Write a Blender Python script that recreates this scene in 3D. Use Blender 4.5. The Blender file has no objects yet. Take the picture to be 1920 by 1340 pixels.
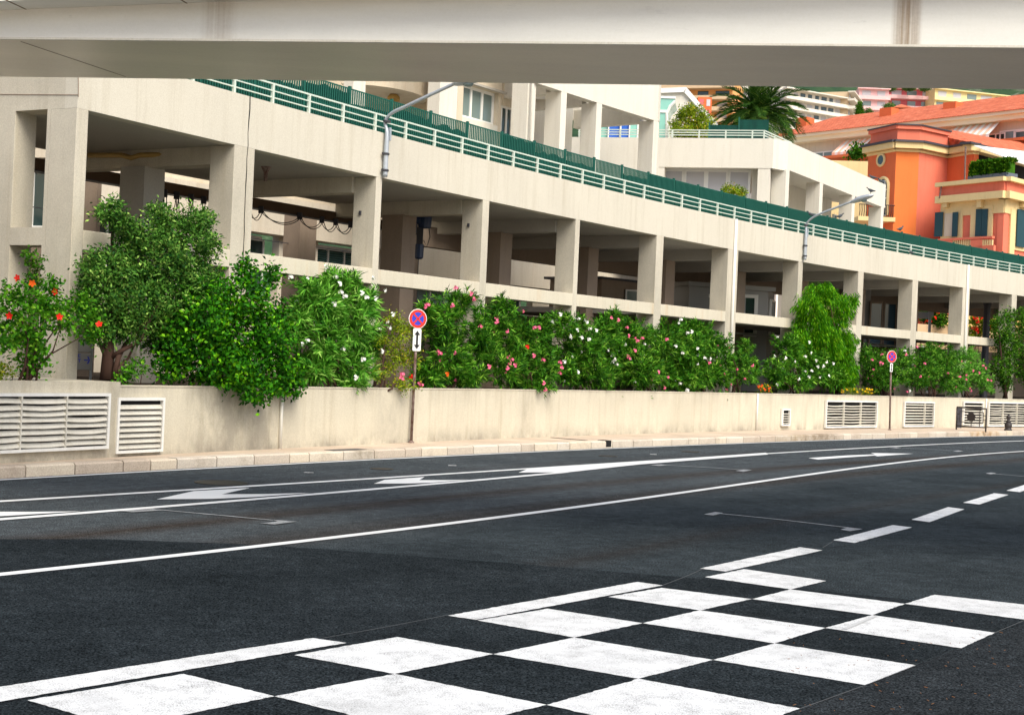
import bpy, math, random
import numpy as np
random.seed(7); RNG = np.random.default_rng(7)
C = bpy.context.scene.collection
SC = bpy.context.scene
R = math.radians
# ------------------------------------------------------------------ camera, world, sun, exposure
EYE = 2.13                    # eye height over the road; the far pavement is 0.18 above the road
F, ROLL = 2667.0, R(2.5)      # focal length in photo pixels (1920 wide), camera roll
CR, SR = math.cos(ROLL), math.sin(ROLL)
PITCH = math.atan(-6.0 * CR / F)
cam = bpy.data.objects.new("camera", bpy.data.cameras.new("camera")); C.objects.link(cam)
cam.data.sensor_width = 36.0; cam.data.lens = 36.0 * F / 1920.0
cam.data.clip_start = 0.1; cam.data.clip_end = 3000
from mathutils import Matrix, Vector
_r = Vector((CR, 0, SR)); _u = Vector((-SR, 0, CR)); _f = Vector((0, 1, 0))
_m = Matrix(((_r.x, _u.x, -_f.x), (_r.y, _u.y, -_f.y), (_r.z, _u.z, -_f.z)))
_m = Matrix.Rotation(-PITCH * 1.0, 3, 'X') @ _m
cam.matrix_world = Matrix.Translation((0, 0, EYE)) @ _m.to_4x4()
SC.camera = cam
SUN_EL, SUN_AZ = R(50), R(148)          # azimuth clockwise from +Y: behind and to the right of the camera
w = bpy.data.worlds.new("World"); SC.world = w; w.use_nodes = True
nt = w.node_tree; bg = nt.nodes["Background"]
sky = nt.nodes.new("ShaderNodeTexSky"); sky.sky_type = 'NISHITA'; sky.sun_disc = False
sky.sun_elevation = SUN_EL; sky.sun_rotation = SUN_AZ
sky.dust_density = 4.0; sky.air_density = 1.0; sky.ozone_density = 1.0
nt.links.new(sky.outputs[0], bg.inputs[0]); bg.inputs[1].default_value = 0.11
sl = bpy.data.lights.new("sun", 'SUN'); sl.energy = 2.0; sl.angle = R(40); sl.color = (1.0, 0.965, 0.84)
sun = bpy.data.objects.new("sun", sl); C.objects.link(sun)
_d = Vector((math.sin(SUN_AZ) * math.cos(SUN_EL), math.cos(SUN_AZ) * math.cos(SUN_EL), math.sin(SUN_EL)))
sun.rotation_euler = _d.to_track_quat('Z', 'Y').to_euler(); sun.location = (10, -20, 40)
SC.view_settings.view_transform = 'Standard'; SC.view_settings.look = 'None'
SC.view_settings.exposure = 0.90; SC.view_settings.gamma = 1.0
SC.cycles.max_bounces = 6; SC.cycles.diffuse_bounces = 4; SC.cycles.use_denoising = True
SC.cycles.transparent_max_bounces = 6

# ------------------------------------------------------------------ measuring: photo pixel -> place
def ray(x, y):
    dx, dy = x - 960.0, 670.0 - y
    return (dx * CR - dy * SR) / F, (dx * SR + dy * CR + 6 * CR) / F
def G(x, y, z=0.0):                       # point of the level plane z seen at a pixel
    a, b = ray(x, y); Y = (z - EYE) / b
    return (a * Y, Y)
def D(x, y, Y):                           # point at distance Y seen at a pixel
    a, b = ray(x, y); return Vector((a * Y, Y, b * Y + EYE))
def ZY(x, y, Y): return ray(x, y)[1] * Y + EYE
TH = R(50); CT, ST = math.cos(TH), math.sin(TH)
class Curve:
    def __init__(s, a, b, c): s.k = (a, b, c)
    def n(s, u):
        d = 2 * s.k[0] * u + s.k[1]; l = math.hypot(1, d)
        return Vector(((-d * CT - ST) / l, (-d * ST + CT) / l))
    def t(s, u):
        n = s.n(u); return Vector((n.y, -n.x))
    def p(s, u, off=0.0):
        v = s.k[0] * u * u + s.k[1] * u + s.k[2]; n = s.n(u)
        return Vector((u * CT - v * ST + n.x * off, u * ST + v * CT + n.y * off))
    def at(s, x, y, off=0.0):             # u where the line of sight of a pixel meets the curve
        a = ray(x, y)[0]; best = None; pu = None; pf = None
        u = -4.0
        while u < 120:
            q = s.p(u, off); f = q.x - a * q.y
            if pf is not None and pf < 0 <= f and q.y > 5:
                return pu + (u - pu) * (-pf) / (f - pf)
            pu, pf = u, f; u += 0.25
        return 60.0
    def z(s, x, y, off=0.0):
        return ZY(x, y, s.p(s.at(x, y, off), off).y)
FAC = Curve(-0.0028134, 0.28066, 18.6407)      # front plane of the arcade
WAL = Curve(-0.0032499, 0.291952, 17.37487)    # street face of the planter wall
KRB = Curve(-0.0023098, 0.19003, 17.9184)      # kerb
ZO, ZP, ZBT, ZBB, ZW, ZPV = 6.23, 7.27, 4.11, 3.76, 1.40, 0.18

# ------------------------------------------------------------------ mesh building
class MB:
    def __init__(s): s.v = []; s.f = []
    def add(s, vs, fs):
        o = len(s.v); s.v += [tuple(v) for v in vs]; s.f += [tuple(i + o for i in f) for f in fs]; return s
    def hexa(s, b, t):                    # 4 bottom, 4 top points, ccw
        return s.add(list(b) + list(t), [(3, 2, 1, 0), (4, 5, 6, 7), (0, 1, 5, 4), (1, 2, 6, 5), (2, 3, 7, 6), (3, 0, 4, 7)])
    def box(s, x0, x1, y0, y1, z0, z1):
        return s.hexa([(x0, y0, z0), (x1, y0, z0), (x1, y1, z0), (x0, y1, z0)], [(x0, y0, z1), (x1, y0, z1), (x1, y1, z1), (x0, y1, z1)])
    def obox(s, c, d, a0, a1, b0, b1, z0, z1):   # plan point c, direction d; a along d, b along left normal
        d = Vector(d[:2]).normalized(); n = Vector((-d.y, d.x)); c = Vector(c[:2])
        q = [c + d * a + n * b for a, b in ((a0, b0), (a1, b0), (a1, b1), (a0, b1))]
        return s.hexa([(p.x, p.y, z0) for p in q], [(p.x, p.y, z1) for p in q])
    def seg(s, p, q, z0, z1, th):         # wall from plan point p to q, thickness to the left of p->q
        p = Vector(p[:2]); q = Vector(q[:2]); d = q - p
        return s.obox(p, d, 0, d.length, 0, th, z0, z1)
    def sweep(s, cv, us, prof):           # closed profile [(off, z)] carried along a curve
        k = len(prof); o = []
        for u in us:
            for off, z in prof:
                p = cv.p(u, off); o.append((p.x, p.y, z))
        fs = []
        for i in range(len(us) - 1):
            for j in range(k):
                a = i * k + j; b = i * k + (j + 1) % k
                fs.append((a, a + k, b + k, b))
        fs.append(tuple(range(k))); fs.append(tuple(reversed(range((len(us) - 1) * k, len(us) * k))))
        return s.add(o, fs)
    def tube(s, pts, rad, n=8):
        pts = [Vector(p) for p in pts]; rs = rad if isinstance(rad, (list, tuple)) else [rad] * len(pts)
        o = []; up = None
        for i, p in enumerate(pts):
            t = (pts[min(i + 1, len(pts) - 1)] - pts[max(i - 1, 0)]).normalized()
            if up is None: up = Vector((0, 0, 1)) if abs(t.z) < 0.9 else Vector((1, 0, 0))
            a = t.cross(up).normalized(); b = t.cross(a).normalized(); up = -b if False else a.cross(t).normalized()
            for j in range(n):
                th = 2 * math.pi * j / n; o.append(p + (a * math.cos(th) + b * math.sin(th)) * rs[i])
        fs = [(i * n + j, i * n + (j + 1) % n, (i + 1) * n + (j + 1) % n, (i + 1) * n + j) for i in range(len(pts) - 1) for j in range(n)]
        fs += [tuple(reversed(range(n))), tuple(range((len(pts) - 1) * n, len(pts) * n))]
        return s.add(o, fs)
    def lathe(s, c, prof, n=14):
        o = []; k = len(prof)
        for r_, z in prof:
            for j in range(n):
                a = 2 * math.pi * j / n; o.append((c[0] + r_ * math.cos(a), c[1] + r_ * math.sin(a), c[2] + z))
        fs = [(i * n + j, i * n + (j + 1) % n, (i + 1) * n + (j + 1) % n, (i + 1) * n + j) for i in range(k - 1) for j in range(n)]
        fs += [tuple(reversed(range(n))), tuple(range((k - 1) * n, k * n))]
        return s.add(o, fs)
    def prism(s, poly, z0, z1):           # plan polygon
        k = len(poly); vs = [(p[0], p[1], z0) for p in poly] + [(p[0], p[1], z1) for p in poly]
        return s.add(vs, [tuple(reversed(range(k))), tuple(range(k, 2 * k))] + [(i, (i + 1) % k, k + (i + 1) % k, k + i) for i in range(k)])
    def plate(s, pts, thick):             # 3-D polygon with thickness along its normal
        pts = [Vector(p) for p in pts]; n = (pts[1] - pts[0]).cross(pts[2] - pts[0]).normalized() * thick
        k = len(pts); vs = pts + [p + n for p in pts]
        return s.add(vs, [tuple(reversed(range(k))), tuple(range(k, 2 * k))] + [(i, (i + 1) % k, k + (i + 1) % k, k + i) for i in range(k)])
    def ico(s, c, r_, sub=1, sx=1, sy=1, sz=1):
        import bmesh
        bm = bmesh.new(); bmesh.ops.create_icosphere(bm, subdivisions=sub, radius=1)
        s.add([(c[0] + v.co.x * r_ * sx, c[1] + v.co.y * r_ * sy, c[2] + v.co.z * r_ * sz) for v in bm.verts], [[v.index for v in f.verts] for f in bm.faces]); bm.free(); return s
    def build(s, name, mat, parent=None, smooth=False, bevel=0):
        me = bpy.data.meshes.new(name)
        off = wloc(parent) if parent else Vector((0, 0, 0))
        me.from_pydata([(v[0] - off.x, v[1] - off.y, v[2] - off.z) for v in s.v], [], s.f)
        import bmesh
        bm = bmesh.new(); bm.from_mesh(me); bmesh.ops.recalc_face_normals(bm, faces=bm.faces); bm.to_mesh(me); bm.free()
        me.materials.append(mat)
        if smooth: me.shade_smooth() if hasattr(me, 'shade_smooth') else [setattr(p, 'use_smooth', True) for p in me.polygons]
        o = bpy.data.objects.new(name, me); C.objects.link(o)
        if parent: o.parent = parent
        if bevel:
            b = o.modifiers.new("bevel", 'BEVEL'); b.width = bevel; b.segments = 2; b.limit_method = 'ANGLE'
        return o
WL = {}
def wloc(o):
    v = Vector((0, 0, 0))
    while o: v = v + WL.get(o.name, Vector((0, 0, 0))); o = o.parent
    return v
def thing(name, label, cat, loc=(0, 0, 0), group=None):
    o = bpy.data.objects.new(name, None); C.objects.link(o); o.location = loc; WL[o.name] = Vector(loc)
    o.empty_display_size = 0.2
    o['label'] = label; o['category'] = cat
    if group: o['group'] = group
    return o
def tag(o, label, cat, group=None, kind=None):
    o['label'] = label; o['category'] = cat
    if group: o['group'] = group
    if kind: o['kind'] = kind
    return o
def struct(o, label, cat=None):
    o['kind'] = 'structure'; o['label'] = label; o['category'] = cat or o.name.split('.')[0].replace('_', ' ')
    return o
def arr(a, b, st): 
    n = max(1, int(round(abs(b - a) / st))); return [a + (b - a) * i / n for i in range(n + 1)]

# ------------------------------------------------------------------ materials
def mat(name, col, rough=0.8, spec=0.3, metal=0.0):
    m = bpy.data.materials.new(name); m.use_nodes = True; b = m.node_tree.nodes["Principled BSDF"]
    b.inputs['Base Color'].default_value = (*col, 1); b.inputs['Roughness'].default_value = rough
    b.inputs['Specular IOR Level'].default_value = spec; b.inputs['Metallic'].default_value = metal
    return m
def N(m, t, **k):
    n = m.node_tree.nodes.new(t)
    for a, b in k.items():
        if a.startswith('i_'): n.inputs[a[2:].replace('_', ' ')].default_value = b
        else: setattr(n, a, b)
    return n
def L(m, a, b): m.node_tree.links.new(a, b)
def ramp(m, src, stops):
    r_ = N(m, 'ShaderNodeValToRGB'); e = r_.color_ramp.elements
    while len(e) < len(stops): e.new(0.5)
    for i, (p, c) in enumerate(stops):
        e[i].position = p; e[i].color = (*c, 1) if len(c) == 3 else c
    L(m, src, r_.inputs[0]); return r_.outputs[0]
def gpos(m, scale=(1, 1, 1)):
    g = N(m, 'ShaderNodeNewGeometry'); mp = N(m, 'ShaderNodeMapping'); mp.inputs['Scale'].default_value = scale
    L(m, g.outputs['Position'], mp.inputs[0]); return mp.outputs[0]
def noise(m, vec, scale, detail=4, rough=0.6):
    n = N(m, 'ShaderNodeTexNoise'); n.inputs['Scale'].default_value = scale; n.inputs['Detail'].default_value = detail; n.inputs['Roughness'].default_value = rough
    L(m, vec, n.inputs['Vector']); return n.outputs[0]
def mixc(m, fac, a, b, mode='MIX'):
    n = N(m, 'ShaderNodeMix', data_type='RGBA', blend_type=mode)
    if isinstance(fac, (int, float)): n.inputs[0].default_value = fac
    else: L(m, fac, n.inputs[0])
    for s, v in ((6, a), (7, b)):
        if isinstance(v, tuple): n.inputs[s].default_value = (*v, 1)
        else: L(m, v, n.inputs[s])
    return n.outputs[2]
def bump(m, h, strength, dist=0.01):
    b = N(m, 'ShaderNodeBump'); b.inputs['Strength'].default_value = strength; b.inputs['Distance'].default_value = dist
    L(m, h, b.inputs['Height']); L(m, b.outputs[0], m.node_tree.nodes["Principled BSDF"].inputs['Normal'])
def mathn(m, op, a, b=None, clamp=False):
    n = N(m, 'ShaderNodeMath', operation=op, use_clamp=clamp)
    for i, v in enumerate((a, b)):
        if v is None: continue
        if isinstance(v, (int, float)): n.inputs[i].default_value = v
        else: L(m, v, n.inputs[i])
    return n.outputs[0]
def stucco(name, col, dark=0.82, streak=0.5, grime=None, grain=0.10, rough=0.9, rust=0.0, spots=()):
    m = mat(name, col, rough, 0.15); b = m.node_tree.nodes["Principled BSDF"]
    base = col; p = gpos(m)
    n1 = noise(m, gpos(m, (0.5, 0.5, 0.35)), 1.0, 5, 0.65)
    c = ramp(m, n1, [(0.35, tuple(x * dark for x in base)), (0.62, base)])
    ns = noise(m, gpos(m, (3.0, 3.0, 0.16)), 1.6, 5, 0.7)                     # rain streaks
    c = mixc(m, mathn(m, 'MULTIPLY', ramp(m, ns, [(0.5, (0, 0, 0)), (0.78, (1, 1, 1))]), streak), c, tuple(x * y for x, y in zip(base, (0.66, 0.62, 0.55))))
    if rust:
        nr = noise(m, gpos(m, (1.2, 1.2, 0.1)), 2.1, 4, 0.7)
        c = mixc(m, mathn(m, 'MULTIPLY', ramp(m, nr, [(0.56, (0, 0, 0)), (0.72, (1, 1, 1))]), rust), c, (0.50, 0.33, 0.16))
    ng = noise(m, p, 45, 3, 0.7)
    c = mixc(m, grain, c, ramp(m, ng, [(0.35, (0.1, 0.1, 0.09)), (0.65, (1, 1, 1))]), 'OVERLAY')
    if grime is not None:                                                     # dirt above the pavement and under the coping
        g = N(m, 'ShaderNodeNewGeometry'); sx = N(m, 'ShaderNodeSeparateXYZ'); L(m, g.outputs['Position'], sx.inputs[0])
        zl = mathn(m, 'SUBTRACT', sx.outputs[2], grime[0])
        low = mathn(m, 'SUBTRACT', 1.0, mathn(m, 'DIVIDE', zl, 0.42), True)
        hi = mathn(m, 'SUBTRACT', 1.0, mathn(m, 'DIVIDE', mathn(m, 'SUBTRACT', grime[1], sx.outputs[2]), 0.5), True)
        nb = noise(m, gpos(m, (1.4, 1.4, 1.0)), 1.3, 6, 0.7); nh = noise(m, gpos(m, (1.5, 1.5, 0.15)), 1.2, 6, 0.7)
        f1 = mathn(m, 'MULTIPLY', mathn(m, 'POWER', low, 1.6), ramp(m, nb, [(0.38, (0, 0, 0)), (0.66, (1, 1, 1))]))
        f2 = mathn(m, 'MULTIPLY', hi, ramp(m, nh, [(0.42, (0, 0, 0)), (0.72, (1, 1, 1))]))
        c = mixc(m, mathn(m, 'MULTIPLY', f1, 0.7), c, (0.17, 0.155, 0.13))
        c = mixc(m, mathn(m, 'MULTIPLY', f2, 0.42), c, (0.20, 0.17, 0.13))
    for sx0, sy0, rad, amt in spots:          # soot-grey damp patches of their own shape
        g2 = N(m, 'ShaderNodeNewGeometry'); s2 = N(m, 'ShaderNodeSeparateXYZ'); L(m, g2.outputs['Position'], s2.inputs[0])
        dx = mathn(m, 'SUBTRACT', s2.outputs[0], sx0); dy = mathn(m, 'SUBTRACT', s2.outputs[1], sy0)
        dd = mathn(m, 'DIVIDE', mathn(m, 'SQRT', mathn(m, 'ADD', mathn(m, 'MULTIPLY', dx, dx), mathn(m, 'MULTIPLY', dy, dy))), rad)
        nn = noise(m, gpos(m, (1.3, 1.3, 0.6)), 1.7, 6, 0.7)
        f = mathn(m, 'MULTIPLY', mathn(m, 'SUBTRACT', 1.0, dd, True), ramp(m, nn, [(0.36, (0, 0, 0)), (0.62, (1, 1, 1))]))
        c = mixc(m, mathn(m, 'MULTIPLY', f, amt), c, (0.17, 0.155, 0.135))
    L(m, c, b.inputs['Base Color']); bump(m, ng, 0.35, 0.006); return m
CREAM = (0.66, 0.585, 0.475)
M = {}
M['arc'] = stucco('arcade_stucco', (0.575, 0.54, 0.455), 0.94, 0.5)
M['col'] = stucco('column_stucco', (0.55, 0.51, 0.42), 0.80, 0.55, grain=0.13)
M['beam'] = stucco('beam_stucco', (0.59, 0.545, 0.44), 0.92, 0.4, rust=0.4)
M['wall'] = stucco('planter_wall_stucco', (0.585, 0.535, 0.425), 0.88, 0.6, grime=(0.2, 1.43), grain=0.12, spots=[(*WAL.p(WAL.at(x, 790)), rd, am) for x, rd, am in ((430, 1.4, .55), (500, 1.1, .45), (385, .8, .35), (730, .7, .35), (985, .5, .3), (210, 1.0, .35))])
M['rear'] = stucco('rear_stucco', (0.62, 0.555, 0.45), 0.88, 0.5, rust=0.15)
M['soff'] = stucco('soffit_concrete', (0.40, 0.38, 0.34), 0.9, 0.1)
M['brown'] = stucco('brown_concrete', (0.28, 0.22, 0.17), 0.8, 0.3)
M['upper'] = stucco('upper_stucco', (0.68, 0.65, 0.57), 0.94, 0.4)
M['upperw'] = stucco('upper_stucco_warm', (0.60, 0.525, 0.41), 0.92, 0.45, rust=0.3)
M['white'] = mat('white_paint', (0.78, 0.78, 0.75), 0.5, 0.4)
M['rail'] = mat('railing_paint', (0.57, 0.64, 0.56), 0.45, 0.4)
M['louvre'] = stucco('louvre_paint', (0.66, 0.63, 0.55), 0.7, 0.5, grain=0.06, rough=0.6)
M['louvre_w'] = stucco('louvre_white_frame', (0.80, 0.79, 0.75), 0.9, 0.3, grain=0.03, rough=0.5)
M['dark'] = mat('dark_void', (0.02, 0.02, 0.02), 0.9, 0.1)
M['steel'] = mat('galvanised_steel', (0.42, 0.46, 0.50), 0.45, 0.5, 0.3)
M['steel_d'] = mat('dark_steel', (0.05, 0.05, 0.06), 0.5, 0.4, 0.2)
M['iron'] = mat('painted_iron', (0.035, 0.028, 0.026), 0.5, 0.4)
M['blue'] = mat('hoist_blue', (0.012, 0.035, 0.10), 0.4, 0.5)
M['yel'] = mat('yellow_duct', (0.40, 0.26, 0.08), 0.6, 0.3)
M['green'] = mat('fence_green', (0.008, 0.088, 0.064), 0.6, 0.3)
def fabric():
    m = mat('green_fence_fabric', (0.01, 0.10, 0.075), 0.8, 0.2); b = m.node_tree.nodes["Principled BSDF"]
    n = noise(m, gpos(m, (1, 1, 0.5)), 2.2, 4); L(m, ramp(m, n, [(0.3, (0.003, 0.034, 0.027)), (0.7, (0.006, 0.066, 0.049))]), b.inputs['Base Color']); return m
M['fabric'] = fabric()
def glass(name, col, rough=0.08):
    m = mat(name, col, rough, 0.8); return m
M['glass'] = glass('window_glass', (0.02, 0.045, 0.045)); M['glass_l'] = glass('pale_window_glass', (0.16, 0.22, 0.21), 0.15)
M['glassg'] = glass('green_conservatory_glass', (0.22, 0.50, 0.42), 0.15)
M['blind'] = mat('grey_blind', (0.50, 0.50, 0.53), 0.8, 0.2)
M['shut'] = mat('green_louvre_shutter', (0.10, 0.20, 0.18), 0.6, 0.3)
M['bdoor'] = mat('blue_door_paint', (0.01, 0.10, 0.48), 0.4, 0.5)
M['grey'] = mat('grey_cladding', (0.30, 0.30, 0.29), 0.6, 0.3)
M['red'] = mat('sign_red', (0.72, 0.03, 0.015), 0.35, 0.5); M['sblue'] = mat('sign_blue', (0.03, 0.05, 0.50), 0.35, 0.5)
M['swhite'] = mat('sign_white', (0.80, 0.80, 0.78), 0.35, 0.5); M['black'] = mat('sign_black', (0.01, 0.01, 0.012), 0.4, 0.5)
M['orange'] = stucco('villa_orange', (0.70, 0.16, 0.062), 0.9, 0.35); M['orange2'] = stucco('villa_deep_orange', (0.76, 0.20, 0.055), 0.92, 0.2)
M['salmon'] = stucco('villa_salmon', (0.72, 0.19, 0.12), 0.92, 0.3); M['yellow'] = stucco('villa_yellow_trim', (0.74, 0.58, 0.30), 0.92, 0.3)
M['dshut'] = mat('dark_teal_shutter', (0.008, 0.05, 0.065), 0.5, 0.4)
M['eave'] = mat('cream_eave_paint', (0.86, 0.80, 0.60), 0.7, 0.2)
M['railbeam'] = stucco('rusty_rail_beam', (0.13, 0.085, 0.055), 0.7, 0.3)
def rust_pole():
    m = mat('rusty_pole_paint', (0.22, 0.13, 0.10), 0.7, 0.2); b = m.node_tree.nodes["Principled BSDF"]
    n = noise(m, gpos(m, (8, 8, 3)), 3, 5, 0.7); L(m, ramp(m, n, [(0.4, (0.10, 0.05, 0.035)), (0.6, (0.25, 0.19, 0.17))]), b.inputs['Base Color']); return m
M['rust'] = rust_pole()
def tiles():
    m = mat('red_roof_tiles', (0.55, 0.15, 0.06), 0.8, 0.2); b = m.node_tree.nodes["Principled BSDF"]
    n = noise(m, gpos(m, (1, 1, 1)), 1.5, 8, 0.75); c = ramp(m, n, [(0.3, (0.40, 0.08, 0.04)), (0.55, (0.66, 0.175, 0.085)), (0.8, (0.72, 0.34, 0.22))])
    wv = N(m, 'ShaderNodeTexWave', wave_type='BANDS', bands_direction='X'); wv.inputs['Scale'].default_value = 1.6; wv.inputs['Distortion'].default_value = 0.5
    L(m, gpos(m), wv.inputs[0]); c = mixc(m, 0.25, c, wv.outputs[0], 'MULTIPLY')
    L(m, c, b.inputs['Base Color']); bump(m, wv.outputs[1], 0.6, 0.06); return m
M['tiles'] = tiles()
def asphalt(name, base, brown=0.0, track=True, spec=0.2):
    m = mat(name, base, 0.6, spec); b = m.node_tree.nodes["Principled BSDF"]
    p = gpos(m); n1 = noise(m, p, 0.55, 5, 0.6); n2 = noise(m, p, 110, 3, 0.85); n3 = noise(m, p, 26, 4, 0.75)
    lo = tuple(x * 0.72 for x in base); hi = tuple(x * 1.25 for x in base)
    c = ramp(m, n1, [(0.3, lo), (0.7, hi)])
    if track:
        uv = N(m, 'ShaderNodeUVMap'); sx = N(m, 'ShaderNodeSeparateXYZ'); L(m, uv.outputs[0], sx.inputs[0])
        old_or_sheen = mathn(m, 'MULTIPLY', mathn(m, 'SUBTRACT', 8.6, sx.outputs[1]), 0.5, True)  # far lanes paler: grazing sky sheen put into the asphalt colour
        c = mixc(m, old_or_sheen, c, ramp(m, n1, [(0.3, (0.050, 0.058, 0.063)), (0.7, (0.072, 0.082, 0.088))]))
        mp = N(m, 'ShaderNodeMapping'); mp.inputs['Scale'].default_value = (0.06, 2.0, 1); L(m, uv.outputs[0], mp.inputs[0])
        nst = noise(m, mp.outputs[0], 1.2, 5, 0.7)
        c = mixc(m, ramp(m, nst, [(0.45, (0, 0, 0)), (0.75, (0.5, 0.5, 0.5))]), c, tuple(x * 0.7 for x in base))
        for wc, wd, amt in ((5.7, 0.55, 0.6), (7.35, 0.6, 0.55), (10.5, 0.5, 0.25), (2.6, 0.5, 0.2)):       # tyre tracks along the lanes
            d = mathn(m, 'ABSOLUTE', mathn(m, 'SUBTRACT', sx.outputs[1], wc))
            f = mathn(m, 'MULTIPLY', mathn(m, 'SUBTRACT', 1.0, mathn(m, 'DIVIDE', d, wd), True), mathn(m, 'MULTIPLY', nst, amt * 1.7))
            c = mixc(m, f, c, (0.034, 0.020, 0.011))
    n4 = noise(m, p, 58, 2, 0.7)
    n5 = noise(m, p, 5, 12, 0.88)
    c = mixc(m, 1.0, c, ramp(m, n5, [(0.36, (0.62, 0.62, 0.63)), (0.5, (1, 1, 1)), (0.64, (1.5, 1.52, 1.55))]), 'MULTIPLY')
    c = mixc(m, 1.0, c, ramp(m, n4, [(0.36, (0.30, 0.30, 0.32)), (0.5, (0.95, 0.95, 0.95)), (0.68, (1.9, 1.95, 2.0))]), 'MULTIPLY')
    c = mixc(m, 1.0, c, ramp(m, n2, [(0.36, (0.45, 0.45, 0.45)), (0.52, (0.95, 0.95, 0.95)), (0.68, (1.7, 1.7, 1.75)), (0.78, (3.0, 3.0, 3.1))]), 'MULTIPLY')
    c = mixc(m, 0.35, c, ramp(m, n3, [(0.35, (0.25, 0.25, 0.25)), (0.65, (0.75, 0.75, 0.75))]), 'OVERLAY')
    if brown:
        nb = noise(m, p, 60, 4, 0.8); c = mixc(m, ramp(m, nb, [(0.72, (0, 0, 0)), (0.76, (brown,) * 3)]), c, (0.18, 0.08, 0.03))
    L(m, c, b.inputs['Base Color']); bump(m, n2, 0.8, 0.006)
    L(m, ramp(m, n3, [(0.3, (0.62,) * 3), (0.7, (0.85,) * 3)]), b.inputs['Roughness']); return m
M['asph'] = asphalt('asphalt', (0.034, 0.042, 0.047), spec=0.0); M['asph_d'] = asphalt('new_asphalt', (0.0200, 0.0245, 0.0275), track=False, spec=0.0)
M['asph_r'] = asphalt('worn_asphalt', (0.025, 0.029, 0.032), 0.35, track=False, spec=0.0)
def paint(name, wear=0.575, col=(0.635, 0.65, 0.665)):
    m = mat(name, col, 0.6, 0.3); b = m.node_tree.nodes["Principled BSDF"]; p = gpos(m)
    n = noise(m, p, 95, 3, 0.85); n2 = noise(m, p, 4, 6, 0.75)
    v = mathn(m, 'ADD', n, mathn(m, 'MULTIPLY', mathn(m, 'SUBTRACT', n2, 0.5), 0.5))
    c = ramp(m, v, [(wear - 0.12, col), (wear, tuple(x * .72 for x in col)), (wear + 0.09, (0.06, 0.06, 0.065))])
    c = mixc(m, ramp(m, noise(m, p, 0.8, 5), [(0.5, (0, 0, 0)), (0.8, (0.6, 0.6, 0.6))]), c, (0.36, 0.365, 0.37))
    L(m, c, b.inputs['Base Color']); bump(m, n, 0.4, 0.003); return m
M['paint'] = paint('road_paint'); M['paint_f'] = paint('road_paint_line', 0.72); M['paint_t'] = paint('thin_road_paint', 0.5, (0.34, 0.36, 0.38)); M['paint_s'] = mat('setting_out_paint', (0.075, 0.08, 0.085), .8, .1); M['pipe'] = mat('downpipe_paint', (0.70, 0.68, 0.62), .6, .3)
def pave():
    m = mat('pavement_concrete', (0.5, 0.38, 0.3), 0.85, 0.2); b = m.node_tree.nodes["Principled BSDF"]; p = gpos(m)
    c = ramp(m, noise(m, p, 0.7, 6, 0.7), [(0.3, (0.40, 0.315, 0.24)), (0.65, (0.54, 0.44, 0.34))])
    c = mixc(m, 0.3, c, ramp(m, noise(m, p, 60, 3, 0.8), [(0.35, (0.2, 0.2, 0.2)), (0.65, (0.8, 0.8, 0.8))]), 'OVERLAY')
    L(m, c, b.inputs['Base Color']); return m
M['pave'] = pave()
def kerbm():
    m = mat('kerb_stone', (0.55, 0.47, 0.40), 0.8, 0.25); b = m.node_tree.nodes["Principled BSDF"]
    g = N(m, 'ShaderNodeNewGeometry'); c = ramp(m, g.outputs['Random Per Island'], [(0, (0.46, 0.38, 0.30)), (0.5, (0.56, 0.50, 0.42)), (1, (0.60, 0.51, 0.39))])
    c = mixc(m, ramp(m, noise(m, gpos(m), 1.1, 6, 0.75), [(0.5, (0, 0, 0)), (0.72, (0.7, 0.7, 0.7))]), c, (0.30, 0.24, 0.18))
    c = mixc(m, 0.3, c, ramp(m, noise(m, gpos(m), 40, 3, 0.8), [(0.35, (0.2, 0.2, 0.2)), (0.65, (0.8, 0.8, 0.8))]), 'OVERLAY')
    g2 = N(m, 'ShaderNodeNewGeometry'); s2 = N(m, 'ShaderNodeSeparateXYZ'); L(m, g2.outputs['Position'], s2.inputs[0])
    for x, y, rad, col in ((1536, 824, 1.6, (.17, .12, .07)), (1848, 816, 2.0, (.36, .19, .06)), (680, 856, .45, (.20, .17, .12)), (1490, 825, 1.6, (.30, .22, .13))):
        q = KRB.p(KRB.at(x, y)); dx = mathn(m, 'SUBTRACT', s2.outputs[0], q.x); dy = mathn(m, 'SUBTRACT', s2.outputs[1], q.y)
        dd = mathn(m, 'DIVIDE', mathn(m, 'SQRT', mathn(m, 'ADD', mathn(m, 'MULTIPLY', dx, dx), mathn(m, 'MULTIPLY', dy, dy))), rad)
        f = mathn(m, 'MULTIPLY', mathn(m, 'SUBTRACT', 1.15, dd, True), ramp(m, noise(m, gpos(m), 2.2, 5, .7), [(.35, (0.2,) * 3), (.6, (1, 1, 1))])); c = mixc(m, mathn(m, 'MULTIPLY', f, .8), c, col)
    L(m, c, b.inputs['Base Color']); return m
M['kerb'] = kerbm()
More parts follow.
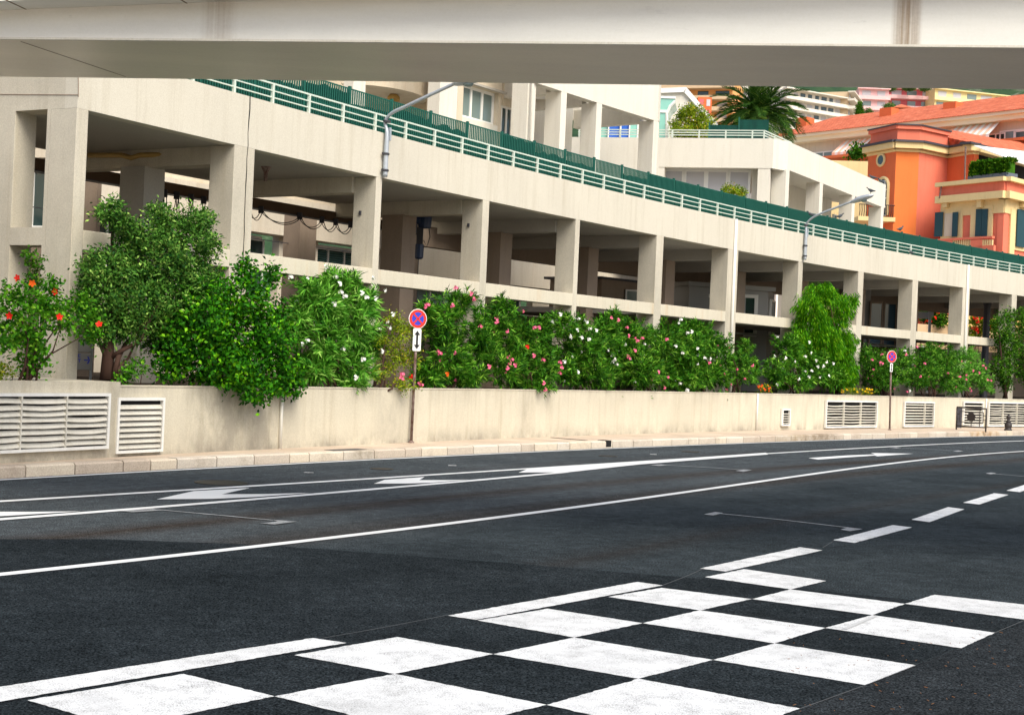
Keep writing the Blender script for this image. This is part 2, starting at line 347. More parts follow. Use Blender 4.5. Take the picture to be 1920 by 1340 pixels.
def bridge_mat(name, base, stains=(), rough=0.55):
    m = mat(name, base, rough, 0.4); b = m.node_tree.nodes["Principled BSDF"]
    c = ramp(m, noise(m, gpos(m, (0.25, 1.0, 2.0)), 1.2, 6, 0.65), [(0.3, tuple(x * 0.86 for x in base)), (0.7, base)])
    c = mixc(m, ramp(m, noise(m, gpos(m, (0.5, 4.0, 4.0)), 2.5, 6, 0.8), [(0.62, (0, 0, 0)), (0.75, (0.35, 0.35, 0.35))]), c, tuple(x * 0.55 for x in base))
    g = N(m, 'ShaderNodeNewGeometry'); sx = N(m, 'ShaderNodeSeparateXYZ'); L(m, g.outputs['Position'], sx.inputs[0])
    ns = noise(m, gpos(m, (22, 1, 0.25)), 1.0, 5, 0.75)
    for xc, wd, a in stains:                # rust-brown seepage running down the face
        d = mathn(m, 'ABSOLUTE', mathn(m, 'SUBTRACT', sx.outputs[0], xc))
        f = mathn(m, 'MULTIPLY', mathn(m, 'SUBTRACT', 1.0, mathn(m, 'POWER', mathn(m, 'DIVIDE', d, wd), 2.0), True), ramp(m, ns, [(0.3, (0.25,) * 3), (0.6, (1, 1, 1))]))
        c = mixc(m, mathn(m, 'MULTIPLY', f, a), c, (0.24, 0.15, 0.07))
    c = mixc(m, 0.12, c, ramp(m, noise(m, gpos(m), 30, 4, 0.8), [(0.35, (0.2, 0.2, 0.2)), (0.65, (0.8, 0.8, 0.8))]), 'OVERLAY')
    L(m, c, b.inputs['Base Color']); return m
def leafm(name, dark, light, tip=None, trans=0.16, rough=0.5):
    m = mat(name, dark, max(rough, .55), 0.10); b = m.node_tree.nodes["Principled BSDF"]
    g = N(m, 'ShaderNodeNewGeometry'); n = noise(m, gpos(m), 2.2, 3)
    v = mathn(m, 'ADD', mathn(m, 'MULTIPLY', g.outputs['Random Per Island'], 0.6), mathn(m, 'MULTIPLY', n, 0.5))
    st = [(0.24, dark), (0.72, light)] + ([(0.90, tip)] if tip else [])
    c = ramp(m, v, st); L(m, c, b.inputs['Base Color'])
    tr = N(m, 'ShaderNodeBsdfTranslucent'); L(m, c, tr.inputs[0]); mx = N(m, 'ShaderNodeMixShader'); mx.inputs[0].default_value = trans
    out = [x for x in m.node_tree.nodes if x.type == 'OUTPUT_MATERIAL'][0]
    L(m, b.outputs[0], mx.inputs[1]); L(m, tr.outputs[0], mx.inputs[2]); L(m, mx.outputs[0], out.inputs[0]); return m
M['lf_hib'] = leafm('hibiscus_leaf', (0.008, 0.080, 0.003), (0.090, 0.31, 0.010), (0.30, 0.54, 0.04))
M['lf_tree'] = leafm('grey_green_leaf', (0.006, 0.050, 0.006), (0.085, 0.225, 0.025), (0.36, 0.54, 0.12))
M['lf_laur'] = leafm('glossy_dark_leaf', (0.002, 0.034, 0.002), (0.036, 0.20, 0.003), (0.22, 0.54, 0.010), 0.15, 0.4)
M['lf_ole'] = leafm('oleander_leaf', (0.004, 0.050, 0.003), (0.068, 0.245, 0.010), (0.34, 0.62, 0.07))
M['lf_ole2'] = leafm('light_oleander_leaf', (0.014, 0.12, 0.006), (0.15, 0.42, 0.035), (0.46, 0.72, 0.17))
M['lf_yel'] = leafm('yellow_green_leaf', (0.06, 0.13, 0.003), (0.26, 0.36, 0.012), (0.50, 0.30, 0.04))
M['lf_weep'] = leafm('weeping_leaf', (0.010, 0.10, 0.002), (0.10, 0.35, 0.003), (0.34, 0.62, 0.02), 0.26)
M['lf_fic'] = leafm('ficus_leaf', (0.007, 0.050, 0.002), (0.055, 0.18, 0.006), (0.17, 0.32, 0.015))
M['lf_palm'] = leafm('palm_leaf', (0.008, 0.038, 0.004), (0.05, 0.13, 0.015), (0.2, 0.3, 0.04), 0.15)
M['lf_hill'] = leafm('hill_leaf', (0.03, 0.10, 0.02), (0.12, 0.22, 0.05))
M['bark'] = mat('bark', (0.07, 0.04, 0.03), 0.9, 0.1)
M['soil'] = mat('soil', (0.05, 0.038, 0.028), 0.95, 0.1)
M['fl_red'] = mat('red_petal', (0.85, 0.02, 0.01), 0.6, 0.2); M['fl_pink'] = mat('pink_petal', (0.85, 0.16, 0.30), 0.6, 0.2)
M['fl_white'] = mat('white_petal', (0.85, 0.85, 0.80), 0.6, 0.2); M['fl_or'] = mat('orange_petal', (0.80, 0.12, 0.01), 0.6, 0.2); M['fl_yel'] = mat('yellow_petal', (0.85, 0.55, 0.01), 0.6, 0.2)
M['pigeon'] = mat('pigeon_feather', (0.06, 0.07, 0.08), 0.7, 0.2)
# ================================================================== THE SETTING
US = arr(-8, 112, 1.5)
def surf(name, cv_off, m, z=0.0):         # level sheet along the kerb curve, UV = (metres along, metres from the kerb)
    vs, fs, uv = [], [], []
    offs = cv_off
    for u in US:
        for w_ in offs:
            p = KRB.p(u, -w_); vs.append((p.x, p.y, z)); uv.append((u, w_))
    k = len(offs)
    for i in range(len(US) - 1):
        for j in range(k - 1): fs.append((i * k + j, (i + 1) * k + j, (i + 1) * k + j + 1, i * k + j + 1))
    me = bpy.data.meshes.new(name); me.from_pydata(vs, [], fs); l = me.uv_layers.new(name='UVMap')
    for lp in me.loops: l.data[lp.index].uv = uv[lp.vertex_index]
    me.materials.append(m); me.validate()
    import bmesh
    bm = bmesh.new(); bm.from_mesh(me); bmesh.ops.recalc_face_normals(bm, faces=bm.faces)
    if bm.faces[0].normal.z < 0 if bm.faces.ensure_lookup_table() is None else False: bmesh.ops.reverse_faces(bm, faces=bm.faces)
    bm.to_mesh(me); bm.free()
    o = bpy.data.objects.new(name, me); C.objects.link(o); return o
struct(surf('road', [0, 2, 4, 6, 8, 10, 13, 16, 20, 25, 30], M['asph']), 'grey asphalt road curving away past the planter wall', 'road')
g = MB().add([(-900, -300, -0.05), (900, -300, -0.05), (900, 1500, -0.05), (-900, 1500, -0.05)], [(0, 1, 2, 3)]).build('ground', M['pave'])
struct(g, 'pale ground beyond the road')
npv = MB()  # unseen pavement behind the camera, added to bounce light up to the bridge
vs_, fs_ = [], []
for i, u in enumerate(arr(-40, 60, 2.0)):
    for o_ in (-21.0, -60.0):
        p = KRB.p(u, o_); vs_.append((p.x, p.y, 0.16))
    if i: fs_.append((2 * i - 2, 2 * i - 1, 2 * i + 1, 2 * i))
struct(npv.add(vs_, fs_).build('bounce_pavement', M['pave']), 'pale pavement on the photographer\'s side of the road')
def gpoly(m, pts, z):
    q = [G(x, y, z) for x, y in pts]; m.add([(p[0], p[1], z) for p in q], [tuple(range(len(q)))])
JR = random.Random(9)
def ragged(m, pts, z):                    # hand-laid paint: the edge wanders by a few millimetres
    q = [Vector(G(x, y, z)) for x, y in pts]; out = []
    for a, b in zip(q, q[1:] + q[:1]):
        n = max(1, int((b - a).length / .035)); d = (b - a).normalized(); nn = Vector((-d.y, d.x))
        for k in range(n): out.append(a.lerp(b, k / n) + nn * (JR.gauss(0, .0035) if k else 0))
    m.add([(p.x, p.y, z) for p in out], [tuple(range(len(out)))])
def flat(name, polys, z, mt, label):
    m = MB()
    for p in polys: (ragged if mt.name == 'road_paint' else gpoly)(m, p, z)
    return struct(m.build(name, mt), label, name.replace('_', ' '))
# resurfaced asphalt under the finish line
p_new = [(-700, 1010), (-300, 1010), (200, 1010), (500, 1021), (960, 1055), (1322, 1085), (1480, 1101), (1760, 1129), (1990, 1150), (1865, 1185), (1500, 1327), (1300, 1420), (1000, 1560), (-200, 1750), (-900, 1500)]
flat('resurfaced_asphalt', [p_new], 0.004, M['asph_d'], 'strip of new black asphalt under the painted chequered line')
flat('worn_asphalt', [[(1990, 1151), (2300, 1175), (2600, 1500), (1800, 1800), (1010, 1562), (1303, 1421), (1503, 1328), (1868, 1186)]], 0.004, M['asph_r'], 'worn brown flecked asphalt at the near right of the road')
def pline(pts, w_, z, n=True):            # painted line of given width along photo points (centre line)
    q = [Vector(G(x, y, z)) for x, y in pts]; m = []
    # smooth by subdividing with Catmull-Rom
    out = []
    for i in range(len(q) - 1):
        a = q[max(i - 1, 0)]; b = q[i]; c = q[i + 1]; d = q[min(i + 2, len(q) - 1)]
        for k in range(8):
            t = k / 8.0; out.append(0.5 * ((2 * b) + (c - a) * t + (2 * a - 5 * b + 4 * c - d) * t * t + (3 * b - a - 3 * c + d) * t ** 3))
    out.append(q[-1]); vs = []; fs = []
    for i, p in enumerate(out):
        d = (out[min(i + 1, len(out) - 1)] - out[max(i - 1, 0)]).normalized(); n_ = Vector((-d.y, d.x)) * w_ / 2
        vs += [(p.x + n_.x, p.y + n_.y, z), (p.x - n_.x, p.y - n_.y, z)]
    for i in range(len(out) - 1): fs.append((2 * i, 2 * i + 1, 2 * i + 3, 2 * i + 2))
    return vs, fs
ZM = 0.009
def line(name, pts, w_, label, mt=None):
    q = np.array([G(x, y, ZM) for x, y in pts]); uu = q[:, 0] * CT + q[:, 1] * ST; vv = -q[:, 0] * ST + q[:, 1] * CT
    k = np.polyfit(uu, vv, 3); us3 = np.linspace(uu[0], uu[-1], 70); v3 = np.polyval(k, us3); dv = np.polyval(np.polyder(k), us3); ln_ = np.sqrt(1 + dv * dv)
    vs = []; fs = []
    for i in range(70):
        for sg in (1, -1): a_, b_ = us3[i] - sg * dv[i] / ln_[i] * w_ / 2, v3[i] + sg / ln_[i] * w_ / 2; vs.append((a_ * CT - b_ * ST, a_ * ST + b_ * CT, ZM))
        if i: fs.append((2 * i - 2, 2 * i - 1, 2 * i + 1, 2 * i))
    print('LINE', round(float(np.abs(v3[0] - vv[0])), 2), np.round(vv - np.polyval(k, uu), 2)); m = MB(); m.add(vs, fs); return struct(m.build(name, mt or M['paint_f']), label, 'road marking')
us_ = arr(6, 100, 1.0); mgl = MB(); vv = []; ff = []
for i, u in enumerate(us_):
    for o_ in (-0.16, -0.28):
        p = KRB.p(u, o_); vv.append((p.x, p.y, ZM))
    if i: ff.append((2 * i - 2, 2 * i - 1, 2 * i + 1, 2 * i))
struct(mgl.add(vv, ff).build('gutter_line', M['paint_f']), 'thin white edge line painted along the far kerb', 'road marking')
line('lane_line', [(-200, 948), (0, 939), (240, 926.5), (480, 911), (720, 896), (960, 880.3), (1200, 864), (1440, 848.8), (1694, 835.5), (1920, 826.5), (2150, 821)], 0.16, 'white lane line nearest to the far kerb')
line('lane_line', [(-200, 987), (0, 973.5), (218, 956), (480, 934.5), (720, 914.5), (960, 894), (1060, 884.5)], 0.17, 'white line below the two big turn back arrows')
line('lane_line', [(-250, 1100), (0, 1074.5), (240, 1051), (480, 1023.5), (720, 996.5), (960, 967.5), (1200, 933.5), (1440, 901), (1572, 880.5), (1694, 862.6), (1920, 847.3), (2150, 838)], 0.15, 'long white line curving across the middle of the road')
flat('merging_line', [[(972, 885.6), (988, 879.2), (1200, 864.5), (1436, 848.2), (1440, 851.5), (1200, 870), (1060, 885.4), (1030, 885)]], ZM + 0.004, M['paint_f'], 'broad white wedge where the two lane lines merge')
flat('painted_arrow', [[(294, 935.3), (363, 920), (469, 914), (416, 926), (500, 925.5), (582, 923.2), (480, 931), (400, 934.5)]], ZM, M['paint_f'], 'white merge arrow with its tip at the left, nearer of two')
flat('painted_arrow', [[(701, 906.2), (721, 899), (796, 893.6), (786, 899.6), (840, 899.4), (880, 898.5), (810, 904.3), (760, 906)]], ZM, M['paint_f'], 'white merge arrow farther right, before the broad wedge')
flat('painted_arrow', [[(-180, 968), (-30, 958.5), (60, 958.8), (152, 957.8), (0, 967), (-150, 979)]], ZM, M['paint_f'], 'tail of a white arrow cut off by the left edge of the photo')
flat('painted_arrow', [[(1516, 858.2), (1534, 861), (1580, 857.6), (1640, 853.4), (1645, 854.9), (1712, 850), (1633, 848.8), (1641, 851.3), (1590, 853.2)]], ZM, M['paint_f'], 'slim white arrow pointing right in the far lane')
def slot(lines, caps, label):
    m = MB()
    for a in lines: m.add(*pline(a, 0.06, ZM))
    for c in caps: gpoly(m, c, ZM + 0.003)
    struct(m.build('grid_slot_marking', M['paint_t']), label, 'road marking')
slot([[(294, 954.5), (400, 964), (512, 974.5)]], [[(226, 957.2), (248, 959.5), (303, 956), (287, 953)], [(488, 980.5), (515, 982.5), (557, 977), (512, 973.5), (520, 977)]], 'faint grey starting slot in the second lane at the left')
slot([[(1245, 871), (1330, 876), (1405, 881)]], [[(1219, 871), (1235, 873), (1252, 871.5), (1240, 870)], [(1379, 882), (1394, 884), (1410, 880.5), (1394, 879.5)]], 'thin starting slot below the broad wedge')
slot([[(1345, 961.5), (1460, 973), (1600, 989.5)]], [[(1320, 963.5), (1341, 959), (1356, 961), (1337, 965.5)], [(1576, 992), (1590, 988), (1617, 991), (1594, 995)]], 'grey starting slot in the near lane above the dashes')
slot([[(1675, 838.5), (1740, 841.5), (1803, 845)]], [[(1668, 838.6), (1680, 840), (1690, 838.8), (1680, 837.6)], [(1787, 845.4), (1796, 846.6), (1806, 845.2), (1796, 843.8)]], 'smallest starting slot far along the bend')
slot([[(1855, 887), (1920, 892.5), (1990, 900)]], [[(1848, 887), (1858, 888.6), (1868, 887), (1858, 885.4)]], 'starting slot cut off by the right edge of the photo')
for i, (q, lb) in enumerate([([(1312, 1065), (1500, 1025), (1542, 1031), (1360, 1070.5)], 'longest white dash, touching the chequered line'),
        ([(1562, 1011.8), (1673.5, 983.7), (1710, 988), (1602, 1017)], 'second white dash from the chequered line'),
        ([(1709, 973.5), (1777.5, 950), (1808, 954), (1743, 978)], 'third white dash from the chequered line'),
        ([(1805.5, 941.8), (1864, 924), (1891, 927), (1836, 945)], 'fourth white dash, near the right edge'),
        ([(1886.7, 919), (1925, 907), (1948, 909.5), (1912, 922)], 'last white dash at the right edge of the photo')]):
    flat('lane_dash', [q], ZM, M['paint'], lb)
flat('starting_strip', [[(840, 1153), (1195, 1090), (1243, 1096.5), (893, 1161)]], ZM + 0.003, M['paint'], 'white strip along the chequered line, middle of the road')
flat('starting_strip', [[(-260, 1336), (0, 1286), (587, 1195), (650, 1204), (0, 1314), (-270, 1366)]], ZM + 0.003, M['paint'], 'long white strip running off the left bottom corner')
sq = [[(52, 1311), (345, 1262), (515, 1304), (225, 1362)], [(552, 1227), (745, 1193), (925, 1225), (740, 1262)], [(515, 1304), (740, 1262), (1025, 1320), (800, 1374)],
      [(925, 1225), (1077, 1194), (1337, 1236), (1197, 1271)], [(895, 1162), (1027, 1140), (1205, 1167), (1077, 1194)], [(1205, 1167), (1312, 1143), (1547, 1176), (1452, 1205)],
      [(1140, 1118), (1240, 1101), (1410, 1122), (1312, 1143)], [(1410, 1122), (1482, 1104), (1697, 1131), (1635, 1152)], [(1322, 1081), (1395, 1066), (1549, 1088), (1482, 1104)],
      [(1025, 1320), (1197, 1271), (1500, 1327), (1330, 1388)], [(1337, 1236), (1452, 1205), (1717, 1246), (1622, 1283)], [(1547, 1176), (1635, 1152), (1865, 1185), (1802, 1214)], [(1697, 1131), (1752, 1114), (1990, 1140), (1940, 1163)]]
flat('chequered_line', sq, ZM, M['paint'], 'black and white chequered finish line painted on the road')
mm = MB()
for a in ([(600, 1196), (725, 1174), (850, 1150)], [(1243, 1096), (1290, 1078), (1320, 1064)], [(1500, 1327), (1622, 1283), (1717, 1246)], [(1865, 1185), (1920, 1162)], [(1542, 1026), (1562, 1014)]): mm.add(*pline(a, 0.009, ZM))
struct(mm.build('setting_out_line', M['paint_s']), 'hair thin setting out line beside the chequers', 'road marking')
flat('tyre_mark', [[(1578, 1177), (1640, 1152.5), (1646, 1153.5), (1588, 1178.5)]], ZM + 0.006, mat('tyre_rubber_mark', (0.42, 0.43, 0.44), 0.7), 'grey tyre mark crossing the white squares')
# manholes / reflectors
for x, y, r_, lb in ((415, 905, 0.42, 'round iron manhole cover left of the arrows'), (716, 879, 0.22, 'small manhole cover between kerb and lane line'), (1140, 855, 0.22, 'small manhole cover above the broad wedge'), (1295, 847, 0.25, 'round cover far down the lane by the kerb')):
    p = G(x, y, 0); o = MB().lathe((p[0], p[1], 0.002), [(r_, 0), (r_, 0.008), (r_ * 0.86, 0.008), (r_ * 0.84, 0.004), (0.01, 0.004)], 20).build('manhole_cover', mat('manhole_iron', (0.022, 0.02, 0.02), 0.5)); tag(o, lb, 'manhole cover')
for x, y, lb in ((579, 886.5, 'white reflective stud nearest the left in the kerb lane'), (848, 873, 'white reflective stud right of the small manhole'), (1225, 852, 'white reflective stud above the wedge')):
    p = G(x, y, 0); d = KRB.t(20); o = MB().obox(p, (1, 0), -0.08, 0.08, -0.05, 0.05, 0.002, 0.016).build('road_stud', M['paint_t'], bevel=0.005); tag(o, lb, 'road stud')
# pavement and kerb
us = arr(-6, 110, 1.0); m = MB(); vs = []; fs = []
for i, u in enumerate(us):
    a = KRB.p(u, 0.26); 
    # nearest wall point along the kerb normal
    b = KRB.p(u, 0.26); n = KRB.n(u); t = 0.0
    while t < 6:
        q = b + n * t; uu = q.x * CT + q.y * ST; v = -q.x * ST + q.y * CT
        if v >= WAL.k[0] * uu * uu + WAL.k[1] * uu + WAL.k[2] + 0.15: break
        t += 0.03
    c = b + n * t
    vs += [(a.x, a.y, ZPV), (c.x, c.y, ZPV), (a.x, a.y, -0.02), (c.x, c.y, -0.02)]
    if i:
        k = 4 * i; fs += [(k - 4, k, k + 1, k - 3), (k - 4, k - 2, k + 2, k)]
struct(m.add(vs, fs).build('pavement', M['pave']), 'pinkish concrete pavement between the kerb and the planter wall')
m = MB(); u = -6.0; ln = [0.95, 0.62, 0.9, 0.6, 1.0]
k = 0
while u < 108:
    l = random.choice([0.55, 0.6, 0.95, 1.0, 0.9])
    dz = random.uniform(-0.006, 0.006)
    m.sweep(KRB, [u + 0.012, u + l / 2, u + l - 0.012], [(0.0, -0.02), (0.0, ZPV - 0.025 + dz), (0.03, ZPV + 0.002 + dz), (0.25, ZPV + 0.003 + dz), (0.25, -0.02)]); u += l
ks = m.build('kerb', M['kerb']); struct(ks, 'pale kerb stones along the far pavement')
for x, y, w_, lb_ in ((1536, 824, 1.6, 'brown stained stretch'), (1848, 816, 2.2, 'orange rusty stain')):
    pass
kb = MB().sweep(KRB, arr(-6, 108, 1.0), [(0.02, -0.02), (0.02, ZPV - 0.03), (0.27, ZPV - 0.003), (0.27, -0.02)]).build('kerb_bedding', mat('kerb_mortar', (0.16, 0.13, 0.11), 0.9)); struct(kb, 'dark mortar joints between the kerb stones')
def kerbslot(x, y, w_, lb):
    u = KRB.at(x, y); p = KRB.p(u); o = MB().obox(p, KRB.t(u), -w_ / 2, w_ / 2, -0.006, 0.26, 0.03, ZPV + 0.010).build('kerb_drain', M['dark']); tag(o, lb, 'drain')
kerbslot(1141, 832, 0.24, 'dark drain opening cut in the kerb below the oleanders')
m = MB(); u = KRB.at(1118, 827); p = KRB.p(u, 0.3); m.obox(p, KRB.n(u), 0, 1.1, -0.06, 0.06, ZPV + 0.001, ZPV + 0.008); tag(m.build('drain_channel', M['dark']), 'dark drain slot across the pavement by the kerb drain', 'drain channel')
p = G(648, 843, ZPV); tag(MB().obox(p, KRB.t(20), -0.5, 0.5, -0.13, 0.13, ZPV + 0.001, ZPV + 0.008).build('pavement_grate', M['steel_d']), 'small dark grate in the pavement left of the near sign', 'grate')
# garden bed, court ground behind, hill
us = arr(5, 104, 1.5); m = MB(); vs = []; fs = []
for i, u in enumerate(us):
    a = WAL.p(u, 0.14); b = WAL.p(u, 14.0); vs += [(a.x, a.y, ZW - 0.08), (b.x, b.y, ZW - 0.08)]
    if i: k = 2 * i; fs.append((k - 2, k, k + 1, k - 1))
struct(m.add(vs, fs).build('garden_bed', M['soil']), 'dark soil of the raised garden bed', 'garden bed')

# ================================================================== PLANTER WALL with its louvres
us_step = WAL.at(221, 722)
pw = thing('planter_wall', 'low cream rendered wall holding up the flower bed along the pavement', 'wall', (*WAL.p(us_step), 0))
MB().sweep(WAL, arr(us_step, 104, 1.0), [(0.0, 0.1), (0.0, ZW - 0.015), (0.22, ZW - 0.015), (0.22, 0.1)]).build('wall_face', M['wall'], pw)
MB().sweep(WAL, arr(us_step, 104, 1.0), [(-0.01, ZW - 0.015), (-0.01, ZW + 0.01), (0.23, ZW + 0.01), (0.23, ZW - 0.015)]).build('coping', M['wall'], pw)
MB().sweep(WAL, arr(2, us_step, 1.0), [(-0.06, 0.1), (-0.06, ZW + 0.07), (1.6, ZW + 0.07), (1.6, 0.1)]).build('wall_end', M['wall'], pw)
def louvre(x0, y0, x1, y1, label, mull=(), slat=0.105, old_or_sheen=False, base=-0.06 + 0, rise=0.34):
    ym = (y0 + y1) / 2; u0 = WAL.at(x0, ym, -0.06) ; u1 = WAL.at(x1, ym, -0.06)
    z1 = ZY((x0 + x1) / 2, y0, WAL.p((u0 + u1) / 2, base).y); z0 = ZY((x0 + x1) / 2, y1, WAL.p((u0 + u1) / 2, base).y); z0 = max(z0, ZPV + 0.05)
    pc = WAL.p((u0 + u1) / 2, base); t = thing('wall_louvre', label, 'louvre', (pc.x, pc.y, z0), 'ventilation louvres set in the planter wall')
    uu = arr(u0, u1, 0.6); fr = 0.05; b = base - 0.002
    MB().sweep(WAL, uu, [(b - 0.006, z0), (b - 0.006, z1), (b, z1), (b, z0)]).build('backing', M['dark'], t)
    f = MB(); P = lambda a, c: [(b - 0.085, a), (b - 0.085, c), (b - 0.004, c), (b - 0.004, a)]
    f.sweep(WAL, uu, P(z1 - fr, z1)); f.sweep(WAL, uu, P(z0, z0 + fr))
    f.sweep(WAL, [u0, u0 + fr], P(z0 + fr, z1 - fr)); f.sweep(WAL, [u1 - fr, u1], P(z0 + fr, z1 - fr)); f.build('frame', M['louvre_w'], t)
    s = MB(); z = z0 + fr + 0.02; r_ = random.Random(x0)
    cuts = [u0 + fr] + [WAL.at(q, ym, base) for q in mull] + [u1 - fr]
    while z + slat * 0.8 < z1 - fr:
        for ca, cb in zip(cuts[:-1], cuts[1:]):
            n = 6; dz = [0] * (n + 1)
            if old_or_sheen: 
                a = r_.uniform(-0.5, 1) * 0.022; dz = [-a * math.sin(math.pi * i / n) + r_.uniform(-0.002, 0.002) for i in range(n + 1)]
            vs = []; fs = []
            for i in range(n + 1):
                u = ca + 0.008 + (cb - ca - 0.016) * i / n
                for of, zz in ((b - 0.072, 0), (b - 0.022, slat * rise), (b - 0.028, slat * (rise + .03)), (b - 0.080, 0.010)):
                    q = WAL.p(u, of); vs.append((q.x, q.y, z + zz + dz[i]))
            for i in range(n):
                for j in range(4): a_ = i * 4 + j; b_ = i * 4 + (j + 1) % 4; fs.append((a_, a_ + 4, b_ + 4, b_))
            s.add(vs, fs)
        z += slat
    s.build('slats', M['louvre'], t)
    for q in mull:
        u = WAL.at(q, ym, base); MB().sweep(WAL, [u - 0.012, u + 0.012], P(z0 + fr, z1 - fr)).build('mullion', M['louvre'], t)
louvre(-140, 736, 199, 847, 'widest weathered louvre with buckled slats at the far left of the wall', (-50, 33, 118), 0.100, True, -0.065, .80)
louvre(218, 745, 306, 848, 'square white framed louvre right of the widest buckled one', (), 0.098, False, -0.004, .80)
louvre(1466, 766, 1481, 798, 'tiny louvre right of the white downpipe', (), 0.08, False, -0.004)
louvre(1548, 751, 1644, 807, 'wide louvre left of the far no stopping sign', (1579, 1611), 0.10, True, -0.004)
louvre(1695, 753, 1751, 805, 'white louvre with one thick mullion right of the far sign', (1731,), 0.11, False, -0.004)
louvre(1806, 753, 1843, 803, 'louvre half hidden behind the round emblem barrier', (), 0.11, False, -0.004)
louvre(1853, 755, 2010, 804, 'wide dark louvre behind the bollard at the right end', (1878, 1904, 1960), 0.10, True, -0.004)
for x, y, lb in ((525, 785, 'white downpipe on the planter wall beneath the dark laurel'), (1418, 770, 'white downpipe on the planter wall by the orange flowers'), (1847, 778, 'white downpipe on the wall behind the barrier')):
    u = WAL.at(x, y); q = WAL.p(u, -0.03); o = MB().tube([(q.x, q.y, ZPV), (q.x, q.y, ZW + 0.0)], 0.035, 8).build('wall_downpipe', M['pipe'], smooth=True); tag(o, lb, 'downpipe')

# ================================================================== ARCADE
RIGHT = [(155, 465)] + [(478, 281), (717, 334), (918, 379), (1088, 412), (1245, 443), (1385, 469), (1506, 491), (1620, 510), (1722, 525), (1819, 541), (1907, 555)]
LEFT = [(133, 465)] + [(440, 274), (706, 331), (906, 377), (1080, 411), (1232, 441), (1366, 465), (1498, 487), (1610, 509), (1712, 523), (1806, 539), (1898, 553)]
UR = [FAC.at(*p) for p in RIGHT]; UL = [FAC.at(*p) for p in LEFT]
while UR[-1] < 96: UR.append(UR[-1] + 4.85); UL.append(UR[-1] - 0.5)
U0 = UL[0]; UE = UR[-1]
c0 = FAC.p(U0)
arc = thing('arcade_building', 'long curved cream concrete arcade with open bays behind the flower bed', 'building', (c0.x, c0.y, 1.2))
MB().sweep(FAC, arr(U0, UE, 1.0), [(0, ZO), (0, ZP), (0.3, ZP), (0.3, ZO)]).build('parapet', M['arc'], arc)
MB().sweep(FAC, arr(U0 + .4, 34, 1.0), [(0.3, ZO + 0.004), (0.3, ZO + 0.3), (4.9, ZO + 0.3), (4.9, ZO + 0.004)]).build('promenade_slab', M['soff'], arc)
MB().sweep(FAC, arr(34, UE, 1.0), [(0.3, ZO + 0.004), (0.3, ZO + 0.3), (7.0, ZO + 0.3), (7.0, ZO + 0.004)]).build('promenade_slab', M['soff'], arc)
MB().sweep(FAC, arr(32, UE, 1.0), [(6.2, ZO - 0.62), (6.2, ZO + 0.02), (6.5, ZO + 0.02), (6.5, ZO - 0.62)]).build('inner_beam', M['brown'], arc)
for i, (a, b) in enumerate(zip(UL, UR)):
    MB().sweep(FAC, arr(a, b, 0.5), [(0, 1.25), (0, ZO), (0.64, ZO), (0.64, 1.25)]).build('column', M['col'], arc, bevel=0.012)
    um = (a + b) / 2; c = FAC.p(um)
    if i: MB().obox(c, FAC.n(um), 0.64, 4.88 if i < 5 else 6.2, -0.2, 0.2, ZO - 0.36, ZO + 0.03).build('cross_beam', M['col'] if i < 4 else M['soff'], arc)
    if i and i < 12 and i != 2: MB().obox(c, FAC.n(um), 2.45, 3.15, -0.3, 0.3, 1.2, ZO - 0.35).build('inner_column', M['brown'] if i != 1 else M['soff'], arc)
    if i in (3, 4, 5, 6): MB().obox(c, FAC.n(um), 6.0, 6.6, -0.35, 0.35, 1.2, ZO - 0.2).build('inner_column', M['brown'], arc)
for a, b in zip(UR[:-1], UL[1:]):
    MB().sweep(FAC, arr(a, b, 0.8), [(0.0, ZBB), (0.0, ZBT), (0.36, ZBT), (0.36, ZBB)]).build('mid_beam', M['beam'], arc, bevel=0.01)
# floor slab behind the middle beams of the right bays
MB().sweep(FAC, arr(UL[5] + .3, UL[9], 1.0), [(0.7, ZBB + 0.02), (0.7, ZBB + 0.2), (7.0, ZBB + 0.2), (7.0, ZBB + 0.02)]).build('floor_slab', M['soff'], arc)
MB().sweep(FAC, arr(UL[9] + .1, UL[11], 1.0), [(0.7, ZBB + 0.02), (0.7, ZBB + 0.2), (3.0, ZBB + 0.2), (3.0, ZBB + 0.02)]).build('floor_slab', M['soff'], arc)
# end wall facing the camera
n0 = FAC.n(U0); t0 = FAC.t(U0)
def tpx(x, y):
    a = ray(x, y)[0]; return (a * c0.y - c0.x) / (n0.x - a * n0.y)
ta, tb = tpx(79, 430), tpx(19, 430)
Ym = (c0 + n0 * ta).y; zt = ZY(60, 238, Ym); zb = ZY(55, 425, Ym); zb2 = ZY(45, 458, Ym)
e = MB(); e.obox(c0, n0, 0.64, ta, -0.64, 0, 1.25, ZO); e.obox(c0, n0, tb, 6.0, -0.5, 0, 1.25, ZO)
zt = max(zt, ZO + .01); e.obox(c0, n0, 0.3, ta, -0.5, 0, ZO, ZP + 1.2); e.obox(c0, n0, tb, 6.0, -0.5, 0, ZO, ZP + 1.2); e.obox(c0, n0, ta, tb, -0.5, 0, zt, ZP + 1.2); e.obox(c0, n0, ta, tb, -0.5, 0, zb2, zb)
e.build('end_wall', M['col'], arc)
q = c0 + n0 * 0.3; MB().obox(c0, n0, 0.0, 0.3, -0.6, 0.0, ZP, ZP + 1.2).build('end_wall_return', M['col'], arc)
for pts in ([(0, 177), (147, 178)], [(147, 140), (147, 182)]):
    q = []
    for x, y in pts: a_ = tpx(x, y); s_ = c0 + n0 * a_ - t0 * .004; q.append((s_.x, s_.y, ZY(x, y, s_.y)))
    MB().tube(q, .008, 4).build('render_joint', M['brown'], arc)
